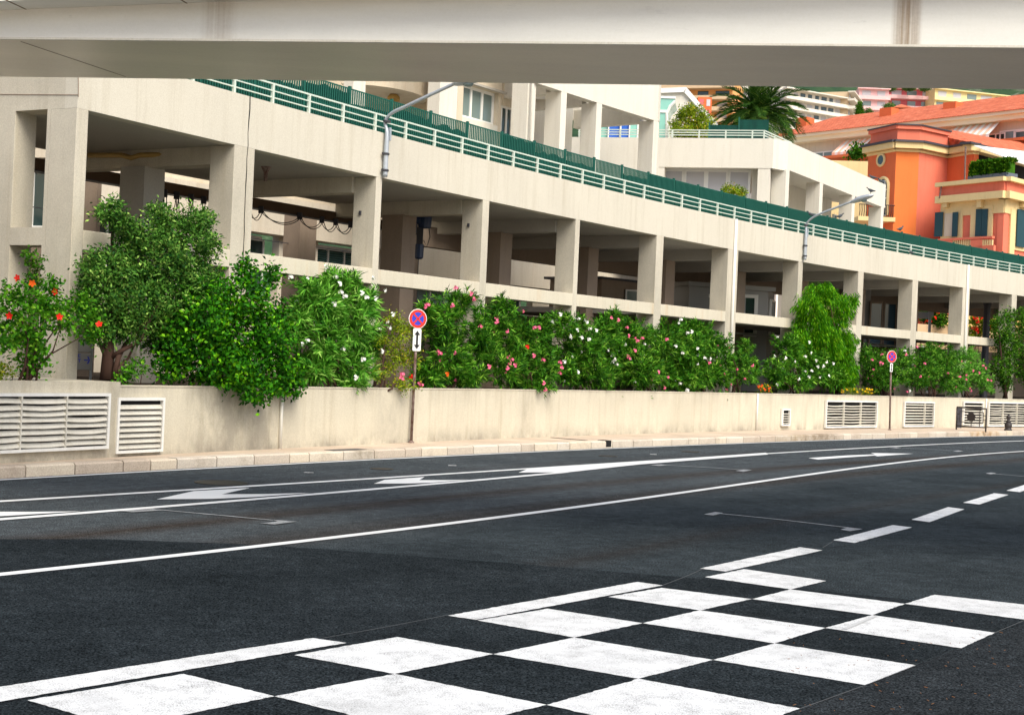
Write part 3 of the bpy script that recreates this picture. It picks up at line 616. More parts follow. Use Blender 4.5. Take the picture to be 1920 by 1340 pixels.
for x, y, i_ in ((670, 399, 2), (895, 423, 3)):
    um = (UL[i_] + UR[i_]) / 2; q = FAC.p(UL[i_] - .012, .42); z_ = ZY(x, y, q.y); MB().obox(q, FAC.n(um), -.035, .035, -.012, .02, z_ - .05, z_ + .05).build('fixing_plate', M['steel_d'], arc, bevel=.01)
# expansion joint and downpipes on the front
jx = FAC.at(463, 300); m = MB(); pts = []
for k in range(24):
    u = jx + random.uniform(-0.012, 0.012); q = FAC.p(u, -0.003); pts.append((q.x, q.y, 1.5 + k * (ZP - 1.5) / 23))
m.tube(pts, [random.uniform(0.006, 0.016) for _ in pts], 4).build('expansion_joint', M['dark'], arc)
for x, y in ((1376, 470), (1812, 545)):
    u = FAC.at(x, y); q = FAC.p(u, -0.045); o = MB().tube([(q.x, q.y, 1.3), (q.x, q.y, ZP)], 0.055, 10).build('downpipe', M['pipe'], arc, smooth=True)
for x, y in ((670, 399), (895, 423)):      # round fixing plates on the column flanks
    pass

# ================================================================== white railing and green fence on the parapet
uA, uB = FAC.at(300, 120) , UE
rl = thing('white_railing', 'white three bar railing on top of the arcade parapet', 'railing', (*FAC.p(uA, .12), ZP))
for z in (0.13, 0.27): 
    MB().sweep(FAC, arr(uA, uB, 0.8), [(0.105, ZP + z), (0.105, ZP + z + 0.024), (0.135, ZP + z + 0.024), (0.135, ZP + z)]).build('rail', M['rail'], rl)
MB().sweep(FAC, arr(uA, uB, 0.8), [(0.10, ZP + 0.41), (0.10, ZP + 0.445), (0.14, ZP + 0.445), (0.14, ZP + 0.41)]).build('top_rail', M['rail'], rl)
base = FAC.at(712, 235); u = base - 1.19 * int((base - uA) / 1.19)
while u < min(uB, 74):
    MB().obox(FAC.p(u), FAC.t(u), -0.025, 0.025, 0.09, 0.15, ZP, ZP + 0.41).build('post', M['rail'], rl); u += 1.185
fn = thing('green_fence', 'green slatted privacy fence standing behind the white railing', 'fence', (*FAC.p(uA, .5), ZP))
base = FAC.at(734, 200, 0.5); st = 1.60; u = base - st * int((base - uA) / st + 1); k = 0; ZF0, ZF1 = ZP - 0.1, ZP + 0.93
rr = random.Random(3)
while u < min(uB, 74):
    c = FAC.p(u); d = FAC.t(u)
    MB().obox(c, d, -0.035, 0.035, 0.47, 0.53, ZF0, ZF1 + 0.05).build('post', M['green'], fn)
    m = MB(); n = 20
    for j in range(n):
        uu = u + 0.06 + (st - 0.12) * j / (n - 1); p = FAC.p(uu); m.obox(p, FAC.t(uu), -0.018, 0.018, 0.44, 0.46, ZF0, ZF1 - 0.02)
    for z in (ZF0 + 0.1, ZF0 + 0.5, ZF1 - 0.03): m.sweep(FAC, [u + 0.04, u + st - 0.04], [(0.46, z), (0.46, z + 0.03), (0.475, z + 0.03), (0.475, z)])
    m.build('slat_panel', M['green'], fn)
    # privacy fabric: torn and partly missing on the first panels, whole further on
    us2 = arr(u + 0.03, u + st - 0.03, 0.22)
    if k > 13: MB().sweep(FAC, us2, [(0.482, ZF0), (0.482, ZF1 - 0.03), (0.487, ZF1 - 0.03), (0.487, ZF0)]).build('fabric', M['fabric'], fn)
    else:
        cov = rr.uniform(0.45, 1.0) if k > 5 else rr.uniform(0.5, 0.95); z1 = ZF0 + (ZF1 - ZF0) * cov
        m = MB(); vs = []; fs = []
        for i, uu in enumerate(us2):
            q = FAC.p(uu, 0.484); zz = z1 + rr.uniform(-0.05, 0.05); vs += [(q.x, q.y, ZF0), (q.x, q.y, zz)]
            if i: fs.append((2 * i - 2, 2 * i, 2 * i + 1, 2 * i - 1))
        m.add(vs, fs).build('torn_fabric', M['fabric'], fn)
    u += st; k += 1

# ================================================================== rear residence seen through the bays and above the fence
rb = thing('rear_residence', 'cream residence with recessed windows behind the left bays of the arcade', 'building', (*FAC.p(20, 10), 1.3))
OFF = 10.0
def rs(u0, u1, o0, o1, z0, z1, name='wall', mt='rear', par=None):
    return MB().sweep(FAC, arr(u0, u1, 1.0), [(o0, z0), (o0, z1), (o1, z1), (o1, z0)]).build(name, M[mt], par or rb)
rs(8, 44, OFF, OFF + .3, 1.2, 3.7); rs(8, 36, OFF - 0.35, OFF + .3, 5.72, 6.9, 'fascia'); rs(36, 60, OFF - 0.35, OFF + .3, 5.02, 6.9, 'fascia'); rs(44, 60, OFF, OFF + .3, 3.7, 4.2); rs(8, 44, OFF, OFF + .3, 6.9, 16.0, 'upper_wall', 'upperw')
rs(44, 60, OFF, OFF + .3, 1.2, 3.7)
def window(par, p, d, w_, z0, z1, kind='glass', n=3, fr=0.06, name='window'):   # p: plan centre, d: direction along wall; front face toward -normal
    c = Vector(p[:2]); f = MB(); 
    f.obox(c, d, -w_ / 2, w_ / 2, -0.05, 0.05, z1 - fr, z1); f.obox(c, d, -w_ / 2, w_ / 2, -0.05, 0.05, z0, z0 + fr)
    for i in range(n + 1):
        x = -w_ / 2 + fr / 2 + (w_ - fr) * i / n; f.obox(c, d, x - fr / 2, x + fr / 2, -0.05, 0.05, z0 + fr, z1 - fr)
    fo = f.build(name, M['white'], par)
    if kind == 'shut':
        s = MB(); z = z0 + fr + .02
        while z < z1 - fr - .05: 
            s.hexa(*[[tuple(list(c + Vector(d[:2]).normalized() * a + Vector((-d[1], d[0])).normalized() * b) + [z + zz + e_]) for a, b, e_ in ((-w_ / 2 + fr, -.03, 0), (w_ / 2 - fr, -.03, 0), (w_ / 2 - fr, .02, .05), (-w_ / 2 + fr, .02, .05))] for zz in (0, .012)]); z += 0.075
        s.build('louvres', M['shut'], fo)
        MB().obox(c, d, -w_ / 2 + fr, w_ / 2 - fr, 0.03, 0.04, z0 + fr, z1 - fr).build('pane', M['glass'], fo)
    else:
        MB().obox(c, d, -w_ / 2 + fr, w_ / 2 - fr, -0.01, 0.01, z0 + fr, z1 - fr).build('pane', M[{'glass': 'glass', 'pale': 'glass_l', 'blind': 'blind', 'green': 'glassg', 'blue': 'bdoor'}[kind]], fo)
    return fo
kinds = ['glass', 'shut', 'shut', 'glass', 'glass', 'shut', 'pale', 'glass', 'glass', 'pale', 'glass', 'glass', 'shut']
u = 9.0
for i in range(11):
    a, b = u, u + 1.3; rs(a, b, OFF, OFF + .3, 3.7, 5.72, 'pier')
    um = u + 1.3 + 1.35; rs(b, b + 2.7, OFF + .75, OFF + .8, 3.7, 5.72, 'recess', 'rear')
    window(rb, FAC.p(um, OFF + .5), FAC.t(um), 2.5, 3.72, 5.6, kinds[i], 3)
    rs(b + 2.7, b + 3.1, OFF, OFF + .3, 3.7, 5.72, 'pier'); u += 4.4

c = D(62, 378, 33.5); zt_, zb_2 = ZY(62, 318, 33.5), ZY(62, 428, 33.5)
window(rb, (c.x, c.y), (1, -.25), 1.5, zb_2, zt_, 'glass', 2, .06)
MB().obox((c.x, c.y), (1, -.25), -2.4, 1.6, .12, .3, 1.2, zt_ + .25).build('recess', M['brown'], rb); MB().obox((c.x, c.y), (1, -.25), -2.4, 1.6, -.25, .3, zt_ + .25, zt_ + .75).build('fascia', M['rear'], rb)
# ================================================================== upper buildings above the fence
ub = thing('upper_apartments', 'tall cream apartment block with rounded balcony and white windows above the promenade', 'building', (*FAC.p(36, 5.5), 6.5))
def U(x, y, off): return FAC.at(x, y, off)
def upx(name, mt, x0, x1, yt, yb, off, th=0.4, par=None, yr=None, bev=0):
    y = yr or ((yt if yt is not None else 150) + (yb if yb is not None else 300)) / 2
    u0, u1 = U(x0, y, off), U(x1, y, off); Y = FAC.p(u0, off).y
    z1 = ZY(x0, yt, Y) if yt is not None else 15.0; z0 = ZY(x0, yb, Y) if yb is not None else 6.5
    return MB().sweep(FAC, arr(u0, u1, 1.0), [(off, z0), (off, z1), (off + th, z1), (off + th, z0)]).build(name, M[mt], par or ub, bevel=bev)
upx('pier', 'upper', 661, 684, None, None, 4.9, .35, yr=190)
Yb = 44.0
bc = D(676, 160, Yb + 2.0); zb_ = D(700, 161, Yb).z                                  # rounded balcony
m = MB(); prof = []; n = 14
for r_, z in ((2.15, zb_), (2.15, zb_ + 1.2), (1.95, zb_ + 1.2), (1.95, zb_ + 0.2)): prof.append((r_, z))
vs = []; fs = []
for i in range(n + 1):
    a = R(-100 + 190 * i / n)
    for r_, z in prof: vs.append((bc.x + r_ * 1.0 * math.cos(a), bc.y + r_ * math.sin(a), z))
for i in range(n):
    for j in range(3): a = i * 4 + j; fs.append((a, a + 4, a + 5, a + 1))
MB().add(vs, fs).build('balcony_parapet', M['upperw'], ub, smooth=False)
MB().prism([(bc.x, bc.y)] + [(bc.x + 2.14 * math.cos(R(-100 + 190 * i / n)), bc.y + 2.14 * math.sin(R(-100 + 190 * i / n))) for i in range(n + 1)], zb_ + 0.004, zb_ + .2).build('balcony_soffit', M['upper'], ub)
a = D(640, 200, 47.5); b = D(826, 200, 46.6); MB().seg(a, b, 6.5, 16, .4).build('balcony_wall', M['upperw'], ub)
p = D(738, 181, 45.3); MB().lathe((p.x, p.y, zb_ - 0.2), [(.02, 0), (.2, 0.0), (.2, .12), (.12, .2)], 12).build('soffit_lamp', M['yel'], ub)
a = D(799, 200, 45.6); b = D(824, 200, 44.6); MB().seg(a, b, 6.5, 15, .5).build('wall', M['upperw'], ub)
upx('pier', 'upper', 824, 857, None, None, 4.6, .45, yr=190)
# wall with a three light window, seen at an angle
wa, wb_ = U(857, 200, 5.2), U(940, 200, 5.2); Ywa = FAC.p(wa, 5.2).y; zh, zs = ZY(872, 163, FAC.p(U(872, 190, 5.2), 5.2).y), ZY(872, 219, FAC.p(U(872, 190, 5.2), 5.2).y)
ww0, ww1 = U(868, 195, 5.2), U(934, 215, 5.2)
rs(wa, ww0, 5.2, 5.6, 6.5, 15, 'wall', 'upperw', ub); rs(ww0, ww1, 5.2, 5.6, zh + .12, 15, 'wall', 'upperw', ub); rs(ww0, ww1, 5.2, 5.6, 6.5, zs, 'wall', 'upper', ub); rs(ww1, wb_, 5.2, 5.6, 6.5, 15, 'wall', 'upperw', ub)
um = (ww0 + ww1) / 2; window(ub, FAC.p(um, 5.42), FAC.t(um), (ww1 - ww0) * 1.02, zs, zh + .12, 'pale', 3, 0.09)
rs(ww0 - .1, ww1 + .3, 5.1, 5.2, zh + .13, zh + .2, 'window_hood', 'soff', ub)
w0, w1 = U(941, 220, 5.6), U(963, 225, 5.6); rs(w0, w1, 5.6, 5.9, zh - .1, 15, 'wall', 'upperw', ub); rs(w0, w1, 5.6, 5.9, 6.5, zs - .3, 'wall', 'upper', ub)
um = (w0 + w1) / 2; window(ub, FAC.p(um, 5.7), FAC.t(um), (w1 - w0), zs - .3, zh - .1, 'glass', 2, 0.07)
upx('pier', 'upper', 989, 1004, None, None, 3.4, .6, yr=190)
p = FAC.p(U(997, 190, 3.3), 3.3); MB().tube([(p.x, p.y, 6.5), (p.x, p.y, 15)], .04, 6).build('drainpipe', M['upper'], ub, smooth=True)

tb_ = thing('terrace_building', 'white terraced block with slanting parapets, columns and a roof garden', 'building', (*FAC.p(44, 3.3), 6.5))
O1 = 3.3; uc = U(1228, 226, O1); zP1 = ZY(1228, 226, FAC.p(uc, O1).y)
MB().sweep(FAC, arr(U(1006, 160, O1), U(1234, 200, O1), 1.0), [(O1, zP1), (O1, 15), (O1 + .3, 15), (O1 + .3, zP1)]).build('upper_parapet', M['upper'], tb_)
for xr, y in ((1062, 210), (1128, 230), (1234, 260)):
    u = U(xr, y, O1); MB().sweep(FAC, [u - .32, u], [(O1 + .002, 6.5), (O1 + .002, zP1), (O1 + .62, zP1), (O1 + .62, 6.5)]).build('column', M['upper'], tb_, bevel=.01)
    c = FAC.p(u - .16); MB().obox(c, FAC.n(u), O1 + .62, 6.8, -.14, .14, zP1 - .05, zP1 + .6).build('cross_beam', M['upper'], tb_)
for xa_, xb_, yb_, Yp in ((1000, 1104, 188, 48.6), (1000, 1132, 225, 53.5), (1124, 1236, 228, 55.5)):
    a, b = D(xa_, yb_, Yp), D(xb_, yb_, Yp - .4); MB().seg(a, b, ZY((xa_ + xb_) / 2, yb_, Yp), 15, .3).build('cross_wall', M['upper'], tb_)
rs(U(1000, 200, 6.6), U(1075, 200, 6.6), 6.6, 6.9, 8.7, 15, 'wall', 'upper', tb_); rs(U(1000, 200, 6.6), U(1075, 200, 6.6), 6.6, 6.9, 6.5, 7.3, 'wall', 'upper', tb_)
um = U(1020, 250, 6.7); window(tb_, FAC.p(um, 6.75), FAC.t(um), 2.6, 7.3, 8.7, 'pale', 3, .09)
rs(U(1000, 200, 6.0), U(1075, 200, 6.0), 5.95, 6.6, 9.55, 9.62, 'ledge', 'soff', tb_)
# transverse terrace wall facing the camera
T0 = D(1045, 285, 60.0); T1 = D(1450, 285, 58.0); zT1 = ZY(1240, 258, 59.0); zT0 = ZY(1240, 313, 59.0)
Td = Vector((T1.x - T0.x, T1.y - T0.y)).normalized()
def TP(x, y):                              # point of the terrace wall plane at pixel column
    a = ray(x, y)[0]; t = (a * T0.y - T0.x) / (Td.x - a * Td.y); return Vector((T0.x + Td.x * t, T0.y + Td.y * t))
MB().seg(T0, T1, zT0, zT1, .35).build('terrace_parapet', M['upper'], tb_)
MB().seg(T0, TP(1236, 290), 6.5, zT0, .35).build('terrace_wall', M['upper'], tb_)
MB().seg(TP(1130, 240) + Vector((0, 3)), TP(1240, 240) + Vector((0, 3)), zT1 - 1.2, 15, .3).build('wall', M['upper'], tb_)
# blue doors in a glazed screen on the terrace
c = TP(1166, 245) + Vector((0, 2.9)); zd0, zd1 = zT1 - .6, ZY(1166, 227, c.y)
for x, kd, wd in ((1137, 'green', .75), (1160, 'blue', .55), (1184, 'blue', .55), (1198, 'green', .4)):
    c = TP(x, 245) + Vector((0, 2.85)); window(tb_, c, (1, 0), wd, zd0, zd1, kd, 1, .05, 'glazed_door' if kd == 'blue' else 'window')
# recess under the terrace with four tall windows
r0, r1 = TP(1232, 340) + Vector((0, .8)), TP(1452, 340) + Vector((0, .8))
zw1 = ZY(1330, 319, 59.6); zw0 = ZY(1330, 374, 59.6)
MB().seg(r0, r1, zw1, zT1 - .9, .3).build('wall', M['upper'], tb_); MB().seg(r0, r1, 6.5, zw0, .3).build('wall', M['upper'], tb_)
MB().seg(r0, TP(1243, 340) + Vector((0, .8)), zw0, zw1, .3).build('wall', M['upper'], tb_); MB().seg(TP(1416, 340) + Vector((0, .8)), r1, zw0, zw1, .3).build('wall', M['upper'], tb_)
for x in (1266, 1308, 1350, 1392):
    c = TP(x, 340) + Vector((0, .85)); window(tb_, c, Td, 0.94, zw0, zw1, 'blind', 1, .1)
for x, w_ in ((1238, .3), (1432, .5)): 
    p = TP(x, 340); MB().obox(p, Td, -w_ / 2, w_ / 2, .02, .6, 6.5, zT0).build('column', M['upper'], tb_)
# slanting parapet running away to the right
Q0 = D(1478, 290, 58.6); Q1 = D(1661, 350, 70.5); zq1 = ZY(1478, 262, 58.6); zq0 = ZY(1478, 318, 58.6)
Qd = Vector((Q1.x - Q0.x, Q1.y - Q0.y)).normalized()
def QP(x, y, o=0):
    a = ray(x, y)[0]; n_ = Vector((-Qd.y, Qd.x)) * o; sx, sy = Q0.x + n_.x, Q0.y + n_.y; t = (a * sy - sx) / (Qd.x - a * Qd.y); return Vector((sx + Qd.x * t, sy + Qd.y * t))
MB().seg(T1, Q0, zT0, zT1, .35).build('terrace_parapet', M['upper'], tb_)
MB().seg(Q0, Q1, zq0, zT1, .35).build('slanting_parapet', M['upper'], tb_)
for xl, xr, y in ((1457, 1480, 340), (1525, 1543, 360), (1584, 1603, 380), (1639, 1657, 395)):
    c = QP(xr, y); MB().obox(c, Qd, -.42, 0, .003, .62, 6.5, zq0).build('column', M['upper'], tb_)
MB().seg(QP(1440, 350, 2.6), QP(1561, 350, 2.6), 6.5, zT1 - .4, .3).build('wall', M['upper'], tb_)
c = QP(1455, 360, 2.5); window(tb_, c, Qd, .9, 7.0, zq0 - .5, 'glass', 1, .06)
c = QP(1567, 360, 2.5); window(tb_, c, Qd, .5, 7.0, zq0 - .3, 'pale', 1, .05)
MB().prism([T0.xy + Vector((0, .3)), T1.xy + Vector((0, .3)), Q0.xy + Vector((0, .3)), Vector((Q1.x, Q1.y)) + Vector((-.2, .1)), Vector((Q1.x - 1.5, Q1.y + 2)), Vector((11, 70)), Vector((0, 70))], zT1 - .75, zT1 - .5).build('terrace_slab', M['upper'], tb_)
# railing on the terrace
tr = thing('terrace_railing', 'white railing around the roof garden below the palm', 'railing', (*TP(1433, 260), zT1))
zr = ZY(1300, 242, 58.6)
for z in (zT1 + .1, (zT1 + zr) / 2 + .03, zr - .04): MB().seg(TP(1084, 250), TP(1434, 250), z, z + .04, .04).build('rail', M['rail'], tr); MB().obox(TP(1434, 250), Qd, 0, 3.2, 0, .04, z, z + .04).build('rail', M['rail'], tr)
for x in (1086, 1163, 1211, 1261, 1311, 1361, 1411, 1433): MB().obox(TP(x, 250), Td, -.03, .03, -.01, .05, zT1, zr).build('post', M['rail'], tr)
for k in (1.2, 2.4): MB().obox(TP(1434, 250) + Qd * k, Qd, -.03, .03, 0, .05, zT1, zr).build('post', M['rail'], tr)
gf = thing('green_terrace_fence', 'dark green mesh fence at the foot of the palm', 'fence', (*TP(1440, 250), zT1 - .4))
for x0, x1, yt in ((1338, 1395, 236), (1395, 1452, 226)):
    a = TP(x0, 250) + Vector((0, 1.4)); b = TP(x1, 250) + Vector((0, 1.4)); zt_ = ZY((x0 + x1) / 2, yt, a.y)
    MB().seg(a, b, zT1 - .5, zt_, .02).build('fabric', M['fabric'], gf); MB().obox(a, Td, -.03, .03, -.04, 0, zT1 - .5, zt_ + .1).build('post', M['green'], gf)
# gabled house and conservatory on the terrace
gh = thing('gabled_house', 'small white gable end with sloping roof edge on the roof garden', 'building', (*TP(1290, 250), zT1 - .5))
GYd = 67.0; pts = [D(1225, 262, GYd), D(1342, 262, GYd), D(1342, 232, GYd), D(1286, 168, GYd), D(1225, 170, GYd)]
MB().plate([(p.x, GYd, p.z) for p in pts], -3.0).build('wall', M['upper'], gh)
a, b, c_ = D(1225, 166, GYd - .15), D(1287, 163.5, GYd - .15), D(1347, 233, GYd - .15)
MB().plate([(a.x, a.y, a.z), (b.x, b.y, b.z), (b.x - .05, b.y, b.z - .22), (a.x, a.y, a.z - .22)], 3.4).build('roof_edge', M['white'], gh)
MB().plate([(b.x, b.y, b.z), (c_.x, c_.y, c_.z), (c_.x - .16, c_.y, c_.z - .1), (b.x - .1, b.y, b.z - .22)], 3.4).build('roof_edge', M['white'], gh)
cs = thing('conservatory', 'green glazed conservatory with a curved white rib on the roof garden', 'conservatory', (*TP(1245, 250), zT1 - .5))
Yc = 63.5; f = [D(1236, 262, Yc), D(1250, 262, Yc), D(1250, 214, Yc), D(1256, 200, Yc), D(1266, 190, Yc), D(1266, 181, Yc), D(1236, 181, Yc)]
MB().plate([(p.x, p.y, p.z) for p in f], .05).build('front_glass', M['glassg'], cs)
f2 = [D(1250, 262, Yc), D(1250, 214, Yc), D(1256, 200, Yc), D(1266, 190, Yc)]
sv = []; 
for p in f2: sv += [(p.x, p.y, p.z), (p.x + .35, p.y + 2.2, p.z)]
MB().add(sv, [(0, 1, 3, 2), (2, 3, 5, 4), (4, 5, 7, 6)]).build('side_glass', M['glassg'], cs)
MB().tube([(p.x, p.y - .04, p.z) for p in f2], .07, 6).build('curved_rib', M['white'], cs)
for y0, y1 in ((180, 184), (206, 211)):
    a, b = D(1234, y0, Yc - .05), D(1267 if y0 < 190 else 1252, y0, Yc - .05); c_ = D(1234, y1, Yc - .05); MB().box(a.x, b.x, Yc - .1, Yc - .04, c_.z, a.z).build('frame_bar', M['white'], cs)

# ================================================================== orange villa (about 115 m away)
VY = 115.0
vl = thing('orange_villa', 'orange Belle Epoque villa with yellow trim, octagonal corner and dark shutters', 'villa', (*D(1700, 430, VY).xy, 0.5))
def fac(name, mt, chain, zt, zb, th=.5, par=None, out=0.0):      # chain [(x, Y)], z from reference pixel rows given as heights
    m = MB()
    for (xa, Ya), (xb, Yb_) in zip(chain[:-1], chain[1:]):
        a = D(xa, 300, Ya); b = D(xb, 300, Yb_); d = Vector((b.x - a.x, b.y - a.y)).normalized(); n_ = Vector((-d.y, d.x))
        a2 = a.xy - n_ * out - d * out * .4; b2 = b.xy - n_ * out + d * out * .4
        m.seg(a2, b2, zb, zt, th + out)
    return m.build(name, M[mt], par or vl)
zh_ = lambda x, y, Y: ZY(x, y, Y)
zat = zh_(1700, 233, VY); zco = zh_(1700, 266, VY); zcb = zh_(1700, 278, VY); zgr = 3.0
chA = [(1628, 118.3), (1680, VY)]; chB = [(1680, VY), (1723, VY)]; chC = [(1723, VY), (1777, 117.4)]; chD = [(1777, 117.4), (1826, 114.6)]
fac('turret_wall', 'orange', chA, zcb, zgr); fac('turret_wall', 'orange2', chB, zcb, zgr); fac('turret_wall', 'salmon', chC, zcb, zgr); fac('wall', 'orange', chD, zcb, zgr)
fac('attic', 'salmon', [(1631, 118.9), (1681, 115.6), (1723, 115.6), (1776, 117.9)], zat - .3, zco)
fac('attic_cornice', 'salmon', [(1631, 118.9), (1681, 115.6), (1723, 115.6), (1776, 117.9)], zat, zat - .3, out=.2); fac('coping', 'steel_d', [(1631, 118.9), (1681, 115.6), (1723, 115.6), (1776, 117.9)], zat + .1, zat, out=.3)
allc = [(1628, 118.3), (1680, VY), (1723, VY), (1777, 117.4), (1826, 114.6)]
fac('cornice', 'yellow', allc, zco - .1, zcb - .05, out=.5); fac('cornice_band', 'yellow', allc, zcb - .1, zcb - .3, out=.12); fac('gutter', 'steel_d', allc, zco + .08, zco - .1, out=.65)
q = D(1826, 300, 114.6); q2 = D(1925, 300, 121)                  # right part: loggia set back under the eave
MB().seg(q, D(1990, 300, 125), zgr, zco - 4.2, .5).build('wall', M['salmon'], vl)
MB().seg(D(1826, 300, 116.5), D(1990, 300, 127), zgr, zco - .2, .3).build('loggia_back', M['dark'], vl)
MB().seg(D(1822, 300, 114.2), D(1990, 300, 125.5), zco - .5, zco - .1, .8).build('eave', M['yellow'], vl); MB().seg(D(1820, 300, 113.8), D(1990, 300, 125), zco - .1, zco + .08, 1.0).build('gutter', M['steel_d'], vl)
p0, p1, p2, p3, p4, p5 = D(1777, 258, 118), D(1826, 268, 114.2), D(1990, 302, 125), D(1990, 276, 132), D(1880, 262, 126), D(1785, 244, 122)
MB().add([p0, p1, p2, p3, p4, p5] + [p + Vector((0, 1, -.6)) for p in (p0, p1, p2, p3, p4, p5)], [(0, 1, 5), (1, 4, 5), (1, 2, 4), (2, 3, 4)] + [(i, (i + 1) % 6, 6 + (i + 1) % 6, 6 + i) for i in range(6)]).build('roof', M['tiles'], vl)
a, b = D(1826, 274, 113.6), D(1905, 304, 112); c_, d_ = D(1990, 330, 118), D(1960, 290, 121)
MB().plate([a, b, c_, d_], .08).build('awning', M['white'], vl)
# lower wing with terrace band
LW = [(1768, 112.5), (1887, 107.5), (1990, 114)]
z1, z0 = zh_(1887, 335, 107.5), zh_(1887, 361, 107.5)
fac('terrace_band', 'salmon', LW, z1, z0, out=.2); fac('band_cornice', 'yellow', LW, z1 + .12, z1 - .2, out=.55); fac('band_cornice', 'yellow', LW, z0 + .1, z0 - .45, out=.5)
LW2 = [(1770, 112.6), (1887, 107.8), (1990, 114.2)]
fac('wing_wall', 'salmon', LW2, z0 - .4, 1.0); fac('frieze', 'yellow', LW2, z0 - .4, z0 - 1.5, out=.1)
MB().prism([D(1768, 300, 113).xy, D(1887, 300, 108).xy, D(1990, 300, 114.5).xy, D(1990, 300, 126).xy, D(1800, 300, 117).xy], z1 - .6, z1 - .4).build('terrace_floor', M['soff'], vl)
def onwing(x, y):
    a = ray(x, y)[0]; A = D(1770, 300, 112.6).xy; B = D(1887, 300, 107.8).xy
    if x > 1888: A, B = D(1887, 300, 107.8).xy, D(1990, 300, 114.2).xy
    d = (B - A).normalized(); t = (a * A.y - A.x) / (d.x - a * d.y); return A + d * t, d
def vrect(name, mt, x0, x1, yt, yb, out, th=.12, par=None):
    (a, d), (b, _) = onwing(x0, (yt + yb) / 2), onwing(x1, (yt + yb) / 2); n_ = Vector((-d.y, d.x))
    a, b = a - n_ * out, b - n_ * out; Y = (a.y + b.y) / 2; xm = (x0 + x1) / 2
    return MB().seg(a, b, ZY(xm, yb, Y), ZY(xm, yt, Y), th).build(name, M[mt], par or vl)
vrect('window_surround', 'yellow', 1822, 1863, 386, 446, .16); vrect('window_surround', 'yellow', 1766, 1806, 394, 450, .12)
vrect('corner_pilaster', 'yellow', 1891, 1900, 392, 500, .14); vrect('corner_band', 'yellow', 1862, 1890, 388, 396, .18)
s = vrect('window', 'upperw', 1773, 1789, 400, 443, .16); 
for a_, b_ in ((1757, 1772), (1790, 1800)): vrect('shutter', 'dshut', a_, b_, 398, 444, .30, .06)
vrect('shutter', 'dshut', 1833, 1844, 392, 443, .25, .06); vrect('shutter', 'dshut', 1844.6, 1855, 392, 443, .25, .06); vrect('shutter', 'dshut', 1902, 1918, 393, 463, .25, .08); vrect('window_surround', 'yellow', 1899, 1924, 386, 470, .12)
for x in (1779, 1843, 1913): vrect('console', 'yellow', x - 4, x + 4, 374, 389, .5, .4)
b0 = vrect('balustrade_rail', 'salmon', 1772, 1876, 446, 450, 1.0, .3)
for x in [1801 + 4 * i for i in range(9)] + [1857 + 4.2 * i for i in range(5)]: vrect('baluster', 'yellow', x, x + 1.8, 450, 462, .95, .12)
vrect('balustrade_panel', 'salmon', 1770, 1800, 450, 500, .98, .25); vrect('balustrade_panel', 'salmon', 1834, 1856, 450, 500, .98, .25); vrect('balustrade_base', 'salmon', 1800, 1878, 462, 500, .98, .25)
# oculus and arched window
def onA(x, y, out=.05):
    a = ray(x, y)[0]; A = D(1628, 300, 118.3).xy; B = D(1680, 300, VY).xy; d = (B - A).normalized(); n_ = Vector((-d.y, d.x)); A = A - n_ * out
    t = (a * A.y - A.x) / (d.x - a * d.y); P_ = A + d * t; return Vector((P_.x, P_.y, ZY(x, y, P_.y))), d, n_
c, d, n_ = onA(1652, 300, .05); rr_ = .47
ring = []; 
for i in range(25): a = 2 * math.pi * i / 24; ring.append((c.x + d.x * rr_ * math.cos(a), c.y + d.y * rr_ * math.cos(a), c.z + rr_ * math.sin(a)))
tv = []; tf = []
for i in range(24):
    a = 2 * math.pi * i / 24; rd = Vector((d.x * math.cos(a), d.y * math.cos(a), math.sin(a)))
    for j in range(6): b = 2 * math.pi * j / 6; tv.append(c + rd * (rr_ + .11 * math.cos(b)) + Vector((n_.x, n_.y, 0)) * (.11 * math.sin(b)))
for i in range(24):
    for j in range(6): tf.append((i * 6 + j, ((i + 1) % 24) * 6 + j, ((i + 1) % 24) * 6 + (j + 1) % 6, i * 6 + (j + 1) % 6))
MB().add(tv, tf).build('oculus_frame', M['yellow'], vl, smooth=True)
MB().plate([(v[0], v[1], v[2]) for v in ring[:-1]], .04).build('oculus_glass', M['glass'], vl)
c, d, n_ = onA(1656, 345, .06); h0 = ZY(1661, 405, c.y)
arch = [(c + d.to_3d() * .7 * math.cos(R(a)) + Vector((0, 0, .7 * math.sin(R(a)) - .2))) for a in range(0, 181, 15)]
pts = [Vector((arch[0].x, arch[0].y, h0))] + arch + [Vector((arch[-1].x, arch[-1].y, h0))]
MB().plate(pts, .05).build('arched_window', M['glass'], vl); MB().tube(pts, .14, 6).build('window_surround', M['yellow'], vl)
m = MB()
for k in (-.22, .22): p = c + d.to_3d() * k; m.tube([(p.x, p.y - .1, h0), (p.x, p.y - .1, c.z + .2)], .07, 5)
for k in range(5): m.tube([(c.x - .6 * d.x, c.y - .6 * d.y - .1, h0 + .7 * k), (c.x + .6 * d.x, c.y + .6 * d.y - .1, h0 + .7 * k)], .05, 5)
m.build('glazing_bars', M['white'], vl)
bb = D(1650, 408, 115.5); MB().box(bb.x - 1.9, bb.x + 1.1, bb.y - .6, bb.y + 2.5, bb.z - .35, bb.z).build('balcony_slab', M['yellow'], vl)
m = MB()
for i in range(16): x = bb.x - 1.8 + i * .18; m.tube([(x, bb.y - .5, bb.z), (x, bb.y - .65, bb.z + .45), (x, bb.y - .5, bb.z + .95)], .03, 4)
m.tube([(bb.x - 1.85, bb.y - .5, bb.z + .97), (bb.x + 1.05, bb.y - .5, bb.z + .97)], .04, 4); m.build('balcony_rail', M['iron'], vl)
